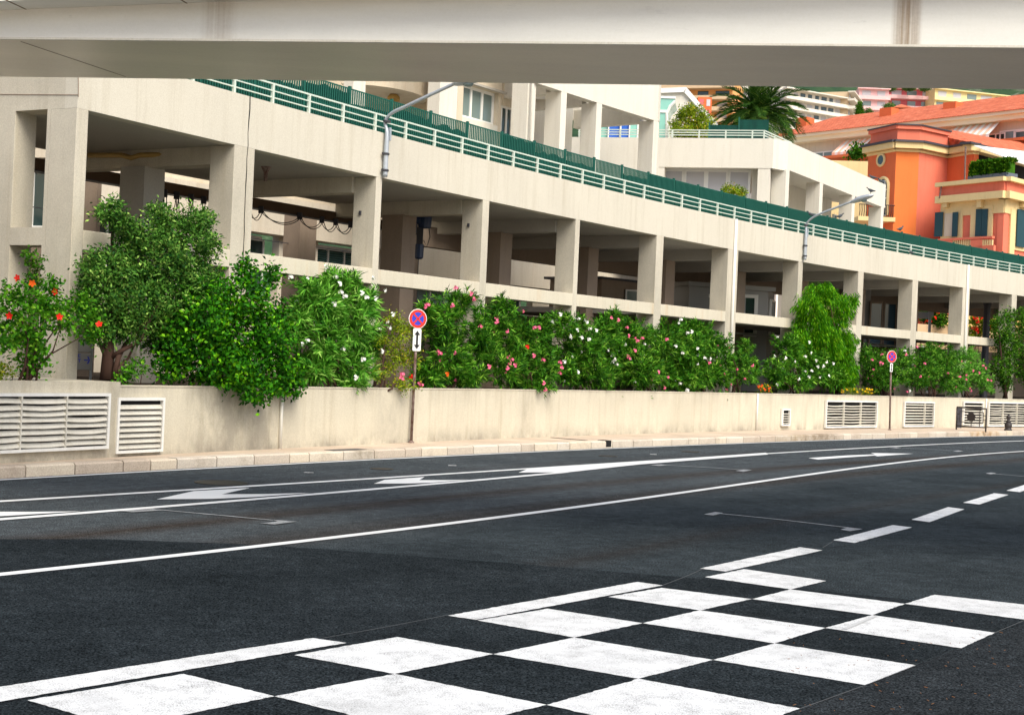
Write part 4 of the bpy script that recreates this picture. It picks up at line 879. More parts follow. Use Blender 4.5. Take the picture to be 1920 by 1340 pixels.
m = MB(); p = D(1811, 275, 113.9); p2_ = D(1809, 338, 113.6); p3_ = D(1766, 345, 112); p4_ = D(1762, 372, 112)
m.tube([p, p2_, p3_, p4_], .07, 6).build('downpipe', M['rust'], vl)
pl = D(1850, 320, 108.2); 
# hotel with the long tiled roof
ht = thing('long_roofed_hotel', 'cream hotel with a long orange tiled roof and striped awnings behind the villa', 'hotel', (*D(1700, 300, 142).xy, .5))
H0, H1 = D(1470, 300, 152), D(2000, 300, 128); ze = ZY(1503, 262, 150.5); 
hd = Vector((H1.x - H0.x, H1.y - H0.y)).normalized(); hn = Vector((-hd.y, hd.x))
def hp(t, o, z): q = H0.xy + hd * t + hn * o; return Vector((q.x, q.y, z))
Lh = (H1.xy - H0.xy).length
MB().seg(H0, H1, 3, ze - .45, 12).build('wall', M['rear'], ht)
MB().obox(H0, hd, -.8, Lh, -1.0, 11, ze - .45, ze).build('cornice', M['eave'], ht); MB().obox(H0, hd, -1, Lh, -1.4, 11, ze, ze + .3).build('gutter', M['eave'], ht)
zrg = ZY(1650, 214, 151)
MB().add([hp(-1.2, -1.6, ze + .31), hp(Lh, -1.6, ze + .31), hp(Lh, 5.5, zrg), hp(2.2, 5.5, zrg), hp(-1.2, 12, ze + .31), hp(Lh, 12, ze + .31)], [(0, 1, 2, 3), (3, 2, 5, 4), (0, 3, 4), (0, 4, 5, 1), (1, 5, 2)]).build('roof', M['tiles'], ht)
for x, y in ((1502, 234), (1660, 216), (1780, 205)):
    a = ray(x, y)[0]; Ah = hp(0, 2.6, 0); t = (a * Ah.y - Ah.x) / (hd.x - a * hd.y); p = hp(t, 2.6, 0)
    MB().obox(p, hd, -.7, .7, 0, 1.4, ze + 1.0, ZY(x, y - 14, p.y)).build('chimney', M['orange'], ht)
def aw(x0, x1, yt, yb):
    def at(x, y): a = ray(x, y)[0]; A = hp(0, -.1, 0); t = (a * A.y - A.x) / (hd.x - a * hd.y); return t
    ta_, tb2 = at(x0, yt), at(x1, yt); p = hp(ta_, 0, 0); z1_ = ZY(x0, yt, p.y); z0_ = z1_ - 1.5
    m = MB(); n = int((tb2 - ta_) / .35)
    ao = MB(); 
    for i in range(n):
        mm_ = m if i % 2 else ao; a = ta_ + i * .35
        mm_.add([hp(a, -.1, z1_), hp(a + .35, -.1, z1_), hp(a + .35, -2.1, z0_), hp(a, -2.1, z0_), hp(a, -2.1, z0_ - .3), hp(a + .35, -2.1, z0_ - .3)], [(0, 1, 2, 3), (3, 2, 5, 4)])
    o = m.build('awning', M['white'], ht); ao.build('awning_stripe', mat('awning_stripe', (.80, .50, .36), .8), o)
aw(1583, 1640, 264, 280); aw(1790, 1882, 236, 255)
for x, y0, y1, w_, kd in ((1545, 284, 312, 3.0, 'pale'), (1600, 284, 312, 2.5, 'glass'), (1800, 255, 275, 2.5, 'glass'), (1905, 243, 262, 3.2, 'pale'), (1930, 243, 262, 3, 'pale'), (1868, 250, 270, 2.0, 'glass')):
    a = ray(x, y0)[0]; A = hp(0, -.05, 0); t = (a * A.y - A.x) / (hd.x - a * hd.y); p = hp(t, -.08, 0); window(ht, p, hd, w_, ZY(x, y1, p.y), ZY(x, y0, p.y), kd, 2, .12)
a0 = hp(12, -3.5, 0); 
MB().obox(H0, hd, 6, 40, -3.6, -.2, ZY(1600, 312, 148), ZY(1600, 307, 148)).build('balcony', M['orange'], ht)
lo = D(1590, 330, 126); MB().obox(lo, (1, -.1), -2.5, 5.4, 0, 4, 3, ZY(1600, 302, 126)).build('annexe', M['yellow'], ht)

# ================================================================== far apartment blocks on the hillside
def block(name, label, x0, x1, yt, yb, Y, floors, wall, slabc, deep=12, bal=1.2, win='glass_l', turn=0.0, cols=None, cat='apartment block'):
    A, B = D(x0, (yt + yb) / 2, Y), D(x1, (yt + yb) / 2, Y + turn); zt = ZY((x0 + x1) / 2, yt, Y); zb = ZY((x0 + x1) / 2, yb, Y)
    t = thing(name, label, cat, (A.x, A.y, 5.0)); d = (B.xy - A.xy); ln_ = d.length; d = d.normalized()
    MB().obox(A, d, 0, ln_, 0, deep, 5, zt).build('wall', M[wall], t)
    fh = (zt - zb) / floors
    for k in range(floors + 1):
        z = zt - k * fh
        if bal: MB().obox(A, d, -bal * .5, ln_ + bal * .3, -bal, 0, z - .25, z).build('balcony_slab', M[slabc], t); 
        if bal and k: MB().obox(A, d, -bal * .5, ln_ + bal * .3, -bal, -bal + .12, z, z + fh * .24).build('balcony_front', M[slabc], t)
    n = cols or max(2, int(ln_ / 3.6)); r_ = random.Random(x0)
    for k in range(floors):
        for i in range(n):
            w_ = ln_ / n; c = (i + .5) * w_; hw = w_ * r_.uniform(.25, .38)
            q_ = r_.random() < .6; MB().obox(A, d, c - hw, c + hw, -.06, .02, zt - (k + 1) * fh + .2, zt - k * fh - fh * .22).build('window' if q_ else 'blind', M[win if q_ else 'blind'], t)
    return t
M['pinkw'] = stucco('pink_render', (0.80, 0.50, 0.50), .9, .2); M['rose'] = stucco('rose_render', (0.62, 0.15, 0.17), .9, .2); M['palew'] = stucco('pale_render', (0.74, 0.70, 0.64), .9, .2)
M['ylw'] = stucco('yellow_render', (0.82, 0.70, 0.36), .9, .2); M['tan'] = stucco('tan_render', (0.60, 0.46, 0.30), .9, .2); M['ora'] = stucco('orange_render', (0.78, 0.40, 0.15), .9, .2)
block('hillside_block', 'wide cream apartment block with stacked balconies right of the palm', 1470, 1590, 168, 262, 330, 5, 'palew', 'upper', 14, 1.6, 'glass', turn=10, cols=9)
block('hillside_block', 'narrow return of stepped cream balconies beside the pink building', 1590, 1610, 172, 235, 338, 4, 'tan', 'upper', 12, 1.6, 'glass', turn=16)
block('hillside_block', 'tan and orange apartment block half hidden by the roof garden gable', 1228, 1372, 150, 255, 300, 5, 'ora', 'tan', 14, 2.2, 'glass', turn=-5)
block('hillside_block', 'pale balconied block behind the left fronds of the palm', 1372, 1480, 150, 260, 345, 6, 'palew', 'upper', 14, 2.0, 'glass')
block('hillside_block', 'white and pink apartment house with red awning among balconies', 1610, 1666, 166, 225, 350, 3, 'pinkw', 'pinkw', 12, .9, 'glass_l')
block('hillside_block', 'rose red apartment house with white balconies', 1666, 1752, 166, 225, 356, 3, 'rose', 'pinkw', 12, 1.4, 'glass_l')
block('hillside_block', 'yellow apartment house with bow fronts below the green hill', 1752, 1890, 168, 230, 352, 3, 'ylw', 'ylw', 12, .8, 'glass_l', turn=6)
t = block('red_gabled_house', 'small orange house with a red window left of the palm', 1308, 1334, 182, 240, 210, 3, 'orange', 'yellow', 8, 0, 'rose', cols=2, cat='house')
t = block('small_tower', 'little yellow house with a red pyramid roof above the long roof', 1676, 1703, 206, 240, 250, 1, 'ylw', 'yellow', 3, .2, 'glass', cols=3, cat='house')
c = D(1689, 206, 251); MB().add([(c.x - 1.9, c.y - 2.4, c.z), (c.x + 1.9, c.y - 2.4, c.z), (c.x + 1.9, c.y + 2.4, c.z), (c.x - 1.9, c.y + 2.4, c.z), (c.x, c.y, c.z + 1.0)], [(0, 1, 4), (1, 2, 4), (2, 3, 4), (3, 0, 4), (3, 2, 1, 0)]).build('roof', M['tiles'], t)
m = MB(); nx, ny = 40, 24; vs = []; fs = []
hr = random.Random(5)
for j in range(ny):
    for i in range(nx):
        X = -420 + i * 26; Y = 380 + j * 26; f_ = max(0, (Y - 380) / 620); vs.append((X, Y, 2 + 300 * f_ ** 1.05 + 14 * math.sin(X * .021 + 1) * f_ * 2 + hr.uniform(-3, 3) * (f_ > 0)))
for j in range(ny - 1):
    for i in range(nx - 1): a = j * nx + i; fs.append((a, a + 1, a + nx + 1, a + nx))
hm = mat('hillside_scrub', (0.08, 0.13, 0.06), .95, .1); bb_ = hm.node_tree.nodes["Principled BSDF"]
L(hm, ramp(hm, noise(hm, gpos(hm), .06, 8, .75), [(.35, (.012, .035, .02)), (.55, (.04, .08, .035)), (.72, (.2, .2, .16))]), bb_.inputs['Base Color'])
struct(m.add(vs, fs).build('hill', hm, smooth=True), 'green hillside rising behind the town')

# ================================================================== BRIDGE overhead
zs_ = EYE + 3.6
nL, nR = Vector(G(0, 72, zs_)), Vector(G(1920, 88, zs_)); fL, fR = Vector(G(0, 142, zs_)), Vector(G(1920, 166, zs_))
bd = (nR - nL).normalized(); 
def ext(p, k): return p + bd * k
fd = (fR - fL).normalized(); nL2, nR2 = nL - bd * 6, nR + bd * 12; fL2, fR2 = fL - fd * 6, fR + fd * 12
zl = ZY(0, 19, nL.y); zr_ = ZY(560, 0, D(560, 0, nL.lerp(nR, .29).y).y)
X5 = D(560, 0, nL.lerp(nR, .29).y).x; sl_ = (zr_ - zl) / (X5 - nL.x)
zf = lambda X: zl + sl_ * (X - nL.x)
br = thing('footbridge', 'pale concrete footbridge crossing overhead at the top of the photo', 'bridge', (nL.x, nL.y, zs_))
sx1 = D(412, 40, nL.lerp(nR, .21).y).x; sx2 = D(1700, 40, nL.lerp(nR, .885).y).x
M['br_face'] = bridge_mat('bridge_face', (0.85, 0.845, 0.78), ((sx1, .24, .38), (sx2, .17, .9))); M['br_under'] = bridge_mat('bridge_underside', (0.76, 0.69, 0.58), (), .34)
MB().add([(nL2.x, nL2.y, zs_), (nR2.x, nR2.y, zs_), (fR2.x, fR2.y, zs_), (fL2.x, fL2.y, zs_), (nL2.x, nL2.y - .0, zf(nL2.x)), (nR2.x, nR2.y - .0, zf(nR2.x)), (fR2.x, fR2.y, zf(nR2.x) + .6), (fL2.x, fL2.y, zf(nL2.x) + .6)],
         [(4, 5, 6, 7), (0, 1, 5, 4), (1, 2, 6, 5), (2, 3, 7, 6), (3, 0, 4, 7)]).build('girder_face', M['br_face'], br)
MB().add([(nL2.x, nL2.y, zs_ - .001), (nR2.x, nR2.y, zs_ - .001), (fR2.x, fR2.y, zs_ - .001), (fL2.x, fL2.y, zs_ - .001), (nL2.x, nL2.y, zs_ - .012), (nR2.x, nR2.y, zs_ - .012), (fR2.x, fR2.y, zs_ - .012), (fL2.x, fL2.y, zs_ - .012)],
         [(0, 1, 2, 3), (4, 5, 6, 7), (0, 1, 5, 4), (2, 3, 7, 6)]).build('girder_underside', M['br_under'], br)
tr_ = MB(); 
tr_.add([(nL2.x, nL2.y - .02, zs_ - .012), (nR2.x, nR2.y - .02, zs_ - .012), (nR2.x, nR2.y + .0, zs_ - .02), (nL2.x, nL2.y, zs_ - .02), (nL2.x, nL2.y - .02, zs_ + .012), (nR2.x, nR2.y - .02, zs_ + .012)], [(0, 1, 2, 3), (0, 4, 5, 1)]); tr_.build('drip_edge', M['upper'], br)
DK = 0.42
MB().add([(nL2.x, nL2.y - DK, zf(nL2.x)), (nR2.x, nR2.y - DK, zf(nR2.x)), (nR2.x, nR2.y + 1.2, zf(nR2.x) + .002), (nL2.x, nL2.y + 1.2, zf(nL2.x) + .002), (nL2.x, nL2.y - DK, zf(nL2.x) + .5), (nR2.x, nR2.y - DK, zf(nR2.x) + .5), (nR2.x, nR2.y + 1.2, zf(nR2.x) + .5), (nL2.x, nL2.y + 1.2, zf(nL2.x) + .5)],
         [(3, 2, 1, 0), (4, 5, 6, 7), (0, 1, 5, 4), (1, 2, 6, 5), (2, 3, 7, 6), (3, 0, 4, 7)]).build('deck', M['br_face'], br)
m = MB()
for xs in (-1.0, .9, 2.9, 4.9, 6.9):      # panel joints of the deck soffit
    X = nL.x - .6 + xs; yb = nL.y + (X - nL.x) * bd.y / bd.x; m.hexa([(X, yb, zf(X) - .004), (X + .02, yb, zf(X) - .004), (X - .28, yb - 1.6, zf(X - .3) - .004), (X - .3, yb - 1.6, zf(X - .3) - .004)], [(X, yb, zf(X) + .02), (X + .02, yb, zf(X) + .02), (X - .28, yb - 1.6, zf(X - .3) + .02), (X - .3, yb - 1.6, zf(X - .3) + .02)])
a, b = Vector(G(40, 76, zs_)), Vector(G(236, 142, zs_)); m.obox(a, b - a, 0, (b - a).length, 0, .016, zs_ - .015, zs_ - .002)
m.build('panel_joints', M['brown'], br)
for sx_, yy in ((-1, nL2.y), (1, nR2.y)):   # abutments out of frame carry the bridge
    X = nL2.x if sx_ < 0 else nR2.x; MB().box(X - .8, X + .8, yy - 1.5, yy + 1.8, 0, zs_).build('abutment', M['br_face'], br)
# ================================================================== STREET OBJECTS
def meet(c, n, x, y):                      # point of the vertical plane (c, direction n) seen at a pixel
    a = ray(x, y)[0]; t = (a * c.y - c.x) / (n.x - a * n.y); p = Vector((c.x + n.x * t, c.y + n.y * t)); return Vector((p.x, p.y, ZY(x, y, p.y)))
def lamp(xb, yb, path, head, label):
    u = FAC.at(xb, yb); c = FAC.p(u, -.09); n = -FAC.n(u); z0 = ZY(xb, yb, c.y)
    t = thing('street_lamp', label, 'street lamp', (c.x, c.y, z0), 'lamps bracketed to the arcade')
    zb = ZY(path[0][0], path[0][1], c.y); pts = [Vector((c.x, c.y, z0)), Vector((c.x, c.y, (z0 + zb) / 2)), Vector((c.x, c.y, zb))]
    pp = [meet(c, n, x, y) for x, y in path[1:]]
    pts += pp
    # smooth the bend
    sm = [];
    for i in range(len(pts) - 1):
        a = pts[max(i - 1, 0)]; b = pts[i]; c2 = pts[i + 1]; d = pts[min(i + 2, len(pts) - 1)]
        for k in range(5):
            s = k / 5; sm.append(0.5 * ((2 * b) + (c2 - a) * s + (2 * a - 5 * b + 4 * c2 - d) * s * s + (3 * b - a - 3 * c2 + d) * s ** 3))
    sm.append(pts[-1]); L_ = len(sm)
    MB().tube(sm, [.058 if i < 7 else .058 - .018 * min(1, (i - 6) / 6) for i in range(L_)], 10).build('pole', M['steel'], t, smooth=True)
    m = MB(); 
    for k in (.12, .5, 1.25): m.lathe((c.x, c.y, z0 + k), [(.075, 0), (.082, .01), (.082, .04), (.075, .05)], 10); m.obox(c, FAC.t(u), -.11, -.05, -.02, .04, z0 + k, z0 + k + .05)
    m.build('clamps', M['steel_d'], t)
    MB().obox(c, FAC.t(u), .07, .13, -.04, .06, z0 + .85, z0 + 1.15).build('fuse_box', M['steel'], t, bevel=.01)
    h0, h1 = meet(c, n, *head[0]), meet(c, n, *head[1]); ax = (h1 - h0); L2 = ax.length; ax.normalize(); side = Vector((-n.y, n.x, 0)).normalized(); upv = side.cross(ax).normalized()
    if upv.z < 0: upv = -upv
    vs = []; prof = [(0, .05, .05), (.12, .10, .09), (.35, .15, .12), (.6, .17, .12), (.85, .15, .09), (1.0, .05, .03)]; k = 10
    for s, w_, h in prof:
        for j in range(k): a = 2 * math.pi * j / k; vs.append(h0 + ax * (s * L2) + side * (math.cos(a) * w_) + upv * (math.sin(a) * h * (1.0 if math.sin(a) > 0 else .6)))
    fs = [(i * k + j, i * k + (j + 1) % k, (i + 1) * k + (j + 1) % k, (i + 1) * k + j) for i in range(len(prof) - 1) for j in range(k)] + [tuple(range(k)), tuple(range((len(prof) - 1) * k, len(prof) * k))]
    MB().add(vs, fs).build('lamp_head', M['steel'], t, smooth=True)
    MB().ico(h0 + ax * (.55 * L2) - upv * .07, .1, 2, 1.2, 1.2, .6).build('lamp_glass', M['glass_l'], t, smooth=True)
    return h0, h1, upv, sm
la = lamp(716, 331, [(719, 248), (722, 228), (735, 212), (760, 200), (800, 181), (856, 155)], [(850, 158), (900, 148)], 'grey street lamp on the near column, its head tucked under the bridge')
lb = lamp(1505, 487, [(1507, 432), (1512, 420), (1524, 408), (1545, 398), (1600, 377)], [(1596, 380), (1638, 366)], 'grey street lamp on the far column with a pigeon on its head')
def pigeon(p, yaw, s, label):
    t = MB(); c = Vector(p); fx, fy = math.cos(yaw), math.sin(yaw)
    m = MB(); prof = [(-.20, .02, .0), (-.12, .035, .01), (-.05, .06, .02), (.02, .07, .035), (.08, .055, .06), (.12, .035, .10), (.14, .032, .135), (.165, .03, .155), (.19, .01, .15)]
    vs = []; k = 8; side = Vector((-fy, fx, 0))
    for x, r_, z in prof:
        for j in range(k): a = 2 * math.pi * j / k; vs.append(c + Vector((fx, fy, 0)) * x * s + side * math.cos(a) * r_ * s + Vector((0, 0, (z + .10 + math.sin(a) * r_) * s)))
    fs = [(i * k + j, i * k + (j + 1) % k, (i + 1) * k + (j + 1) % k, (i + 1) * k + j) for i in range(len(prof) - 1) for j in range(k)] + [tuple(range(k)), tuple(range((len(prof) - 1) * k, len(prof) * k))]
    m.add(vs, fs)
    for q in (-.02, .02): a = c + side * q * s; m.tube([a + Vector((0, 0, .07 * s)), a], .006 * s, 4)
    b = c + Vector((fx, fy, 0)) * .19 * s + Vector((0, 0, .25 * s)); m.tube([b, b + Vector((fx * .03 * s, fy * .03 * s, -.01))], [.008, .002], 4)
    o = m.build('pigeon', M['pigeon'], smooth=True); return tag(o, label, 'pigeon', 'pigeons resting on the lamp, fence and parapets')
pigeon(lb[0] * .1 + lb[1] * .9 + lb[2] * .09, 2.6, .85, 'pigeon on the head of the far street lamp')
p = min(lb[3], key=lambda q: abs(q.z - ZY(1538, 398, q.y)) + 0 * q.x); pigeon(lb[3][-12] + Vector((0, 0, .05)), 2.9, .85, 'pigeon on the bent arm of the far street lamp')
q = FAC.p(FAC.at(1575, 402, .5), .5); pigeon((q.x, q.y, ZP + .95), .3, .9, 'pigeon on the green fence under the far lamp arm')
q = FAC.p(FAC.at(1688, 432, .5), .5); pigeon((q.x, q.y, ZP + .95), .6, 1.0, 'pigeon on the green fence in front of the villa wall')
q = FAC.p(FAC.at(1708, 472, .1), .1); pigeon((q.x, q.y, ZP + .0), 3.4, .9, 'pigeon behind the lowest bar of the white railing')
for x, k, lb_ in ((1637, 0, 'pigeon farther left on the slanting white parapet'), (1653, 1, 'pigeon at the very end of the slanting white parapet')): q = QP(x, 322, .15); pigeon((q.x, q.y, zT1), 2.5 + k, 1.1, lb_)

def nosign(xb, yb, xt, yt, yd0, yd1, yp0, yp1, label, turn):
    p = G(xb, yb, ZPV); wl = WAL.p(WAL.at(xb, yb, -.09), -.09); p = (wl.x, wl.y) if wl.y < p[1] else p; Y = p[1]; top = D(xt, yt, Y); t = thing('no_stopping_sign', label, 'road sign', (p[0], Y, ZPV), 'no stopping signs on the pavement')
    MB().tube([(p[0], Y, ZPV), (top.x, Y, top.z)], .033, 10).build('pole', M['rust'], t, smooth=True)
    MB().lathe((p[0], Y, ZPV), [(.07, 0), (.07, .02), (.04, .05)], 10).build('pole_base', M['rust'], t)
    xd = xt; zc = (ZY(xd, yd0, Y) + ZY(xd, yd1, Y)) / 2; r_ = (ZY(xd, yd0, Y) - ZY(xd, yd1, Y)) / 2
    nf = Vector((-math.sin(turn), -math.cos(turn), 0)); sd = Vector((nf.y, -nf.x, 0)) * -1; c = Vector((top.x, Y, zc)) + nf * .04
    def disc(r0, r1, off, mt, name, a0=0, a1=360, par=None):
        n = 36; m = MB(); vs = []; fs = []
        k = int(n * (a1 - a0) / 360)
        for i in range(k + 1):
            a = R(a0 + (a1 - a0) * i / k)
            for rr, o_ in ((r0, off), (r1, off), (r1, off - .006), (r0, off - .006)): vs.append(c + nf * o_ + sd * math.cos(a) * rr + Vector((0, 0, math.sin(a) * rr)))
        for i in range(k):
            for j in range(4): fs.append((i * 4 + j, (i + 1) * 4 + j, (i + 1) * 4 + (j + 1) % 4, i * 4 + (j + 1) % 4))
        return m.add(vs, fs).build(name, M[mt], par or t)
    pl_ = disc(0.001, r_, 0.0, 'swhite', 'sign_disc'); disc(r_ * .66, r_ * .93, .008, 'red', 'red_ring', par=pl_)
    disc(0.001, r_ * .66, .006, 'sblue', 'blue_field', par=pl_)
    m = MB()
    for s in (1, -1):
        a = (sd + Vector((0, 0, s))).normalized(); b = (sd * -s + Vector((0, 0, 1))).normalized()*1.0
        w_ = r_ * .085; l = r_ * .7; b = Vector(a).cross(nf).normalized()
        q = [c + nf * .0125 + a * x + b * y for x, y in ((-l, -w_), (l, -w_), (l, w_), (-l, w_))]; m.plate(q, .002)
    m.build('red_cross', M['red'], pl_)
    z1, z0 = ZY(xd, yp0, Y), ZY(xd, yp1, Y); cc = c.copy(); h = z1 - z0; w_ = h * .2; cz = (z0 + z1) / 2
    def rp(w2, h2, rad, off, mt, name, par=None):
        pts = []
        for sx_, sz_, a0 in ((1, -1, -90), (1, 1, 0), (-1, 1, 90), (-1, -1, 180)):
            for k in range(5): a = R(a0 + 22.5 * k); pts.append(Vector((c.x, c.y, cz)) + nf * off + sd * (sx_ * (w2 - rad) + rad * math.cos(a)) + Vector((0, 0, sz_ * (h2 - rad) + rad * math.sin(a))))
        return MB().plate(pts, .006).build(name, M[mt], par or t)
    pp = rp(w_, h / 2, .03, .0, 'swhite', 'arrow_plate')
    s = h * .41; e1, e2, hh_ = w_ * .72, w_ * .24, s - h * .19; pts = [(0, s), (e1, hh_), (e2, hh_), (e2, -hh_), (e1, -hh_), (0, -s), (-e1, -hh_), (-e2, -hh_), (-e2, hh_), (-e1, hh_)]
    m = MB(); f_ = lambda a, b: Vector((c.x, c.y, cz)) + nf * .012 + sd * a + Vector((0, 0, b))
    m.add([f_(a, b) for a, b in pts], [(0, 1, 2, 8, 9), (2, 3, 7, 8), (3, 4, 5, 6, 7)]); m.build('double_arrow', M['black'], pp)
nosign(771, 828, 782, 598, 579, 616, 616, 658, 'near red and blue no stopping sign on a rusty leaning pole', R(-28))
nosign(1668, 806, 1671, 664, 657, 680, 681, 697, 'far red and blue no stopping sign among the pink oleanders', R(-25))
# barrier with round emblem
pA, pB = Vector(G(1793, 805, ZPV)), Vector(G(1848, 809, ZPV)); d = (pB - pA).normalized(); Lb = (pB - pA).length; hB = ZY(1793, 762, pA.y) - ZPV
bt = thing('pavement_barrier', 'dark iron barrier panel with a round toothed emblem in front of the far louvre', 'barrier', (pA.x, pA.y, ZPV))
m = MB(); P3 = lambda a, z: (pA.x + d.x * a, pA.y + d.y * a, ZPV + z)
for a in (0, Lb): m.tube([P3(a, -.02), P3(a, hB)], .03, 8)
m.tube([P3(0, hB - .02), P3(Lb, hB - .02)], .03, 8); m.tube([P3(0, .16), P3(Lb, .16)], .025, 8); m.build('frame', M['iron'], bt, smooth=True)
m = MB(); x0, x1, z0, z1 = Lb * .1, Lb * .9, .32, hB - .17
for a, b in (((x0, z0), (x1, z0)), ((x1, z0), (x1, z1)), ((x1, z1), (x0, z1)), ((x0, z1), (x0, z0)), ((0, z0 + .12), (x0, z0 + .12)), ((0, z1 - .12), (x0, z1 - .12)), ((x1, z0 + .12), (Lb, z0 + .12)), ((x1, z1 - .12), (Lb, z1 - .12)), ((Lb * .78, .16), (Lb * .78, hB)), ((Lb * .5, .16), (Lb * .5, z0 + .05))): m.tube([P3(*a), P3(*b)], .016, 6)
m.build('inner_bars', M['iron'], bt)
m = MB(); n = 36; cx, cz = Lb * .5, (z0 + z1) / 2; rad = (z1 - z0) * .46
pts = [P3(cx + rad * (1 if i % 2 else .88) * math.cos(2 * math.pi * i / n), cz + rad * (1 if i % 2 else .88) * math.sin(2 * math.pi * i / n)) for i in range(n)]
m.plate(pts, .03); m.build('round_emblem', M['iron'], bt)
pp_ = Vector(G(1806, 803, ZPV)); tag(MB().box(pp_.x - .09, pp_.x + .09, pp_.y + .5, pp_.y + .6, ZPV, ZPV + hB * .95).build('dark_post', M['steel_d'], bevel=.01), 'thick dark post just behind the barrier', 'post')
p = G(1890, 807, ZPV); hb = ZY(1890, 777, p[1]) - ZPV
o = MB().lathe((p[0], p[1], ZPV), [(.16, 0), (.16, .05), (.12, .08), (.14, .14), (.15, .22), (.11, .34), (.075, hb - .42), (.065, hb - .32), (.10, hb - .29), (.10, hb - .26), (.055, hb - .22), (.085, hb - .14), (.09, hb - .08), (.05, hb - .02), (.01, hb)], 16).build('bollard', M['iron'], smooth=True); tag(o, 'dark turned iron bollard with a ball top at the far right', 'bollard')
# direction panel behind the left tree
pc = D(160, 668, 27.2); t = thing('direction_panel', 'white direction panel with a blue arrow behind the grey green tree', 'sign', (pc.x, pc.y, pc.z - .3))
MB().box(pc.x - .15, pc.x + .115, pc.y, pc.y + .03, pc.z - .26, pc.z + .06).build('panel', M['grey'], t, bevel=.01); MB().box(pc.x - .15, pc.x + .115, pc.y, pc.y + .03, pc.z + .075, pc.z + .4).build('panel', M['grey'], t, bevel=.01)
MB().tube([(pc.x + .1, pc.y + .05, 1.3), (pc.x + .1, pc.y + .05, pc.z + .4)], .025, 6).build('post', M['steel'], t)
m = MB(); ax_, az = pc.x - .02, pc.z - .07; f3 = lambda x, z: (ax_ + x, pc.y - .004, az + z)
m.add([f3(0, .012), f3(.08, .012), f3(.08, -.012), f3(0, -.012), f3(.055, .07), f3(.085, .07), f3(.115, 0), f3(.085, -.07), f3(.055, -.07), f3(.085, 0)], [(0, 1, 2, 3), (4, 5, 6, 9), (9, 6, 7, 8)])
for x0, x1, z0, z1 in ((-.12, -.105, .05, .11), (-.12, -.07, .095, .11), (-.12, -.07, .05, .065), (-.12, -.06, .005, .02), (-.095, -.08, -.05, .005)): m.add([f3(x0, z0), f3(x1, z0), f3(x1, z1), f3(x0, z1)], [(0, 1, 2, 3)])
m.build('blue_marks', M['sblue'], t)
# ------------------------------------------------------------------ machinery in the left bays
def inside(u, off, z): q = FAC.p(u, off); return Vector((q.x, q.y, z))
t = thing('monorail_hoist', 'blue electric hoist hanging from its rail in the third bay', 'hoist', tuple(inside(24, 4.9, 5.3)))
a = D(786, 410, 40.5); m = MB()
m.box(a.x - .42, a.x + .05, a.y - .18, a.y + .18, a.z - .16, a.z + .16); m.lathe((a.x + .16, a.y, a.z - .28), [(.02, 0), (.18, .02), (.2, .2), (.2, .4), (.15, .5)], 12); m.lathe((a.x - .2, a.y, a.z - .45), [(.1, 0), (.16, .05), (.16, .3)], 12)
m.build('motor', M['blue'], t, bevel=.01)
m = MB(); m.box(a.x - .05, a.x + .13, a.y - .08, a.y + .08, a.z - .75, a.z - .25); m.build('gearbox', M['steel_d'], t); m = MB(); m.lathe((a.x + .03, a.y, a.z - 1.15), [(.08, 0), (.13, .04), (.14, .42)], 10); m.build('hook_block', M['blue'], t)
m = MB(); m.tube([(a.x + .03, a.y, a.z - 1.15), (a.x + .03, a.y, a.z - 2.3)], .012, 4); m.tube([(a.x + .25, a.y, a.z), (a.x + .33, a.y, a.z - .5), (a.x + .25, a.y, a.z - .8), (a.x + .15, a.y, a.z - .6)], .012, 4); m.build('chain', M['black'], t)
rt = thing('crane_rail', 'brown curved monorail beam with hanging cable loops behind the left bays', 'crane rail', tuple(inside(18, 4.9, 5.4)))
zr0 = EYE + 3.62
MB().sweep(FAC, arr(15.5, 31, 1.0), [(4.85, zr0), (4.85, zr0 + .26), (5.0, zr0 + .26), (5.0, zr0)]).build('beam', M['railbeam'], rt)
MB().sweep(FAC, arr(15.5, 31, 1.0), [(4.78, zr0 - .02), (4.78, zr0 + .0), (5.07, zr0 + .0), (5.07, zr0 - .02)]).build('flange', M['steel_d'], rt)
MB().sweep(FAC, arr(10, 31, 1.0), [(6.4, zr0 - .62), (6.4, zr0 - .60), (6.42, zr0 - .60), (6.42, zr0 - .62)]).build('cable_wire', M['steel_d'], rt)
ug = [FAC.at(x, 320, 4.75) for x in (312, 335, 362, 386)]; ug2 = [FAC.at(x, 345, 4.75) for x in (470, 493, 566, 608, 634, 662)]
for us3, dp in ((ug, .72), (ug2, .28)):
    for a_, b_ in zip(us3[:-1], us3[1:]):
        for k in (0, 1):
            pts = []
            for i in range(13): s = i / 12; q = inside(a_ + (b_ - a_) * s, 4.72 + .08 * k, zr0 - .05 - (dp * (1 - .18 * k)) * (1 - (2 * s - 1) ** 2) ** (.8 if dp < .5 else .6)); pts.append(q)
            MB().tube(pts, .012, 5).build('cable_loop', M['black'], rt, smooth=True)
    for a_ in us3: q = inside(a_, 4.78, zr0); MB().box(q.x - .06, q.x + .06, q.y - .05, q.y + .05, q.z - .12, q.z + .06).build('cable_trolley', M['steel_d'], rt)
pts = [D(166, 291, 30.5), D(228, 291, 30.2), D(246, 296, 30.1), D(262, 291, 30.0), D(388, 288, 29.5), D(396, 283, 29.4), D(396, 274, 29.4)]
tag(MB().tube(pts, .055, 8).build('yellow_duct', M['yel'], smooth=True), 'yellow flexible duct under the slab of the first bay', 'duct')
q = inside(FAC.at(498, 330, 1.6), 1.6, ZO); tag(MB().lathe((q.x, q.y, ZO - .32), [(.04, 0), (.05, .2), (.12, .32)], 8).build('rail_hanger', M['rust']), 'brown hanger bracket under the slab of the second bay', 'bracket')
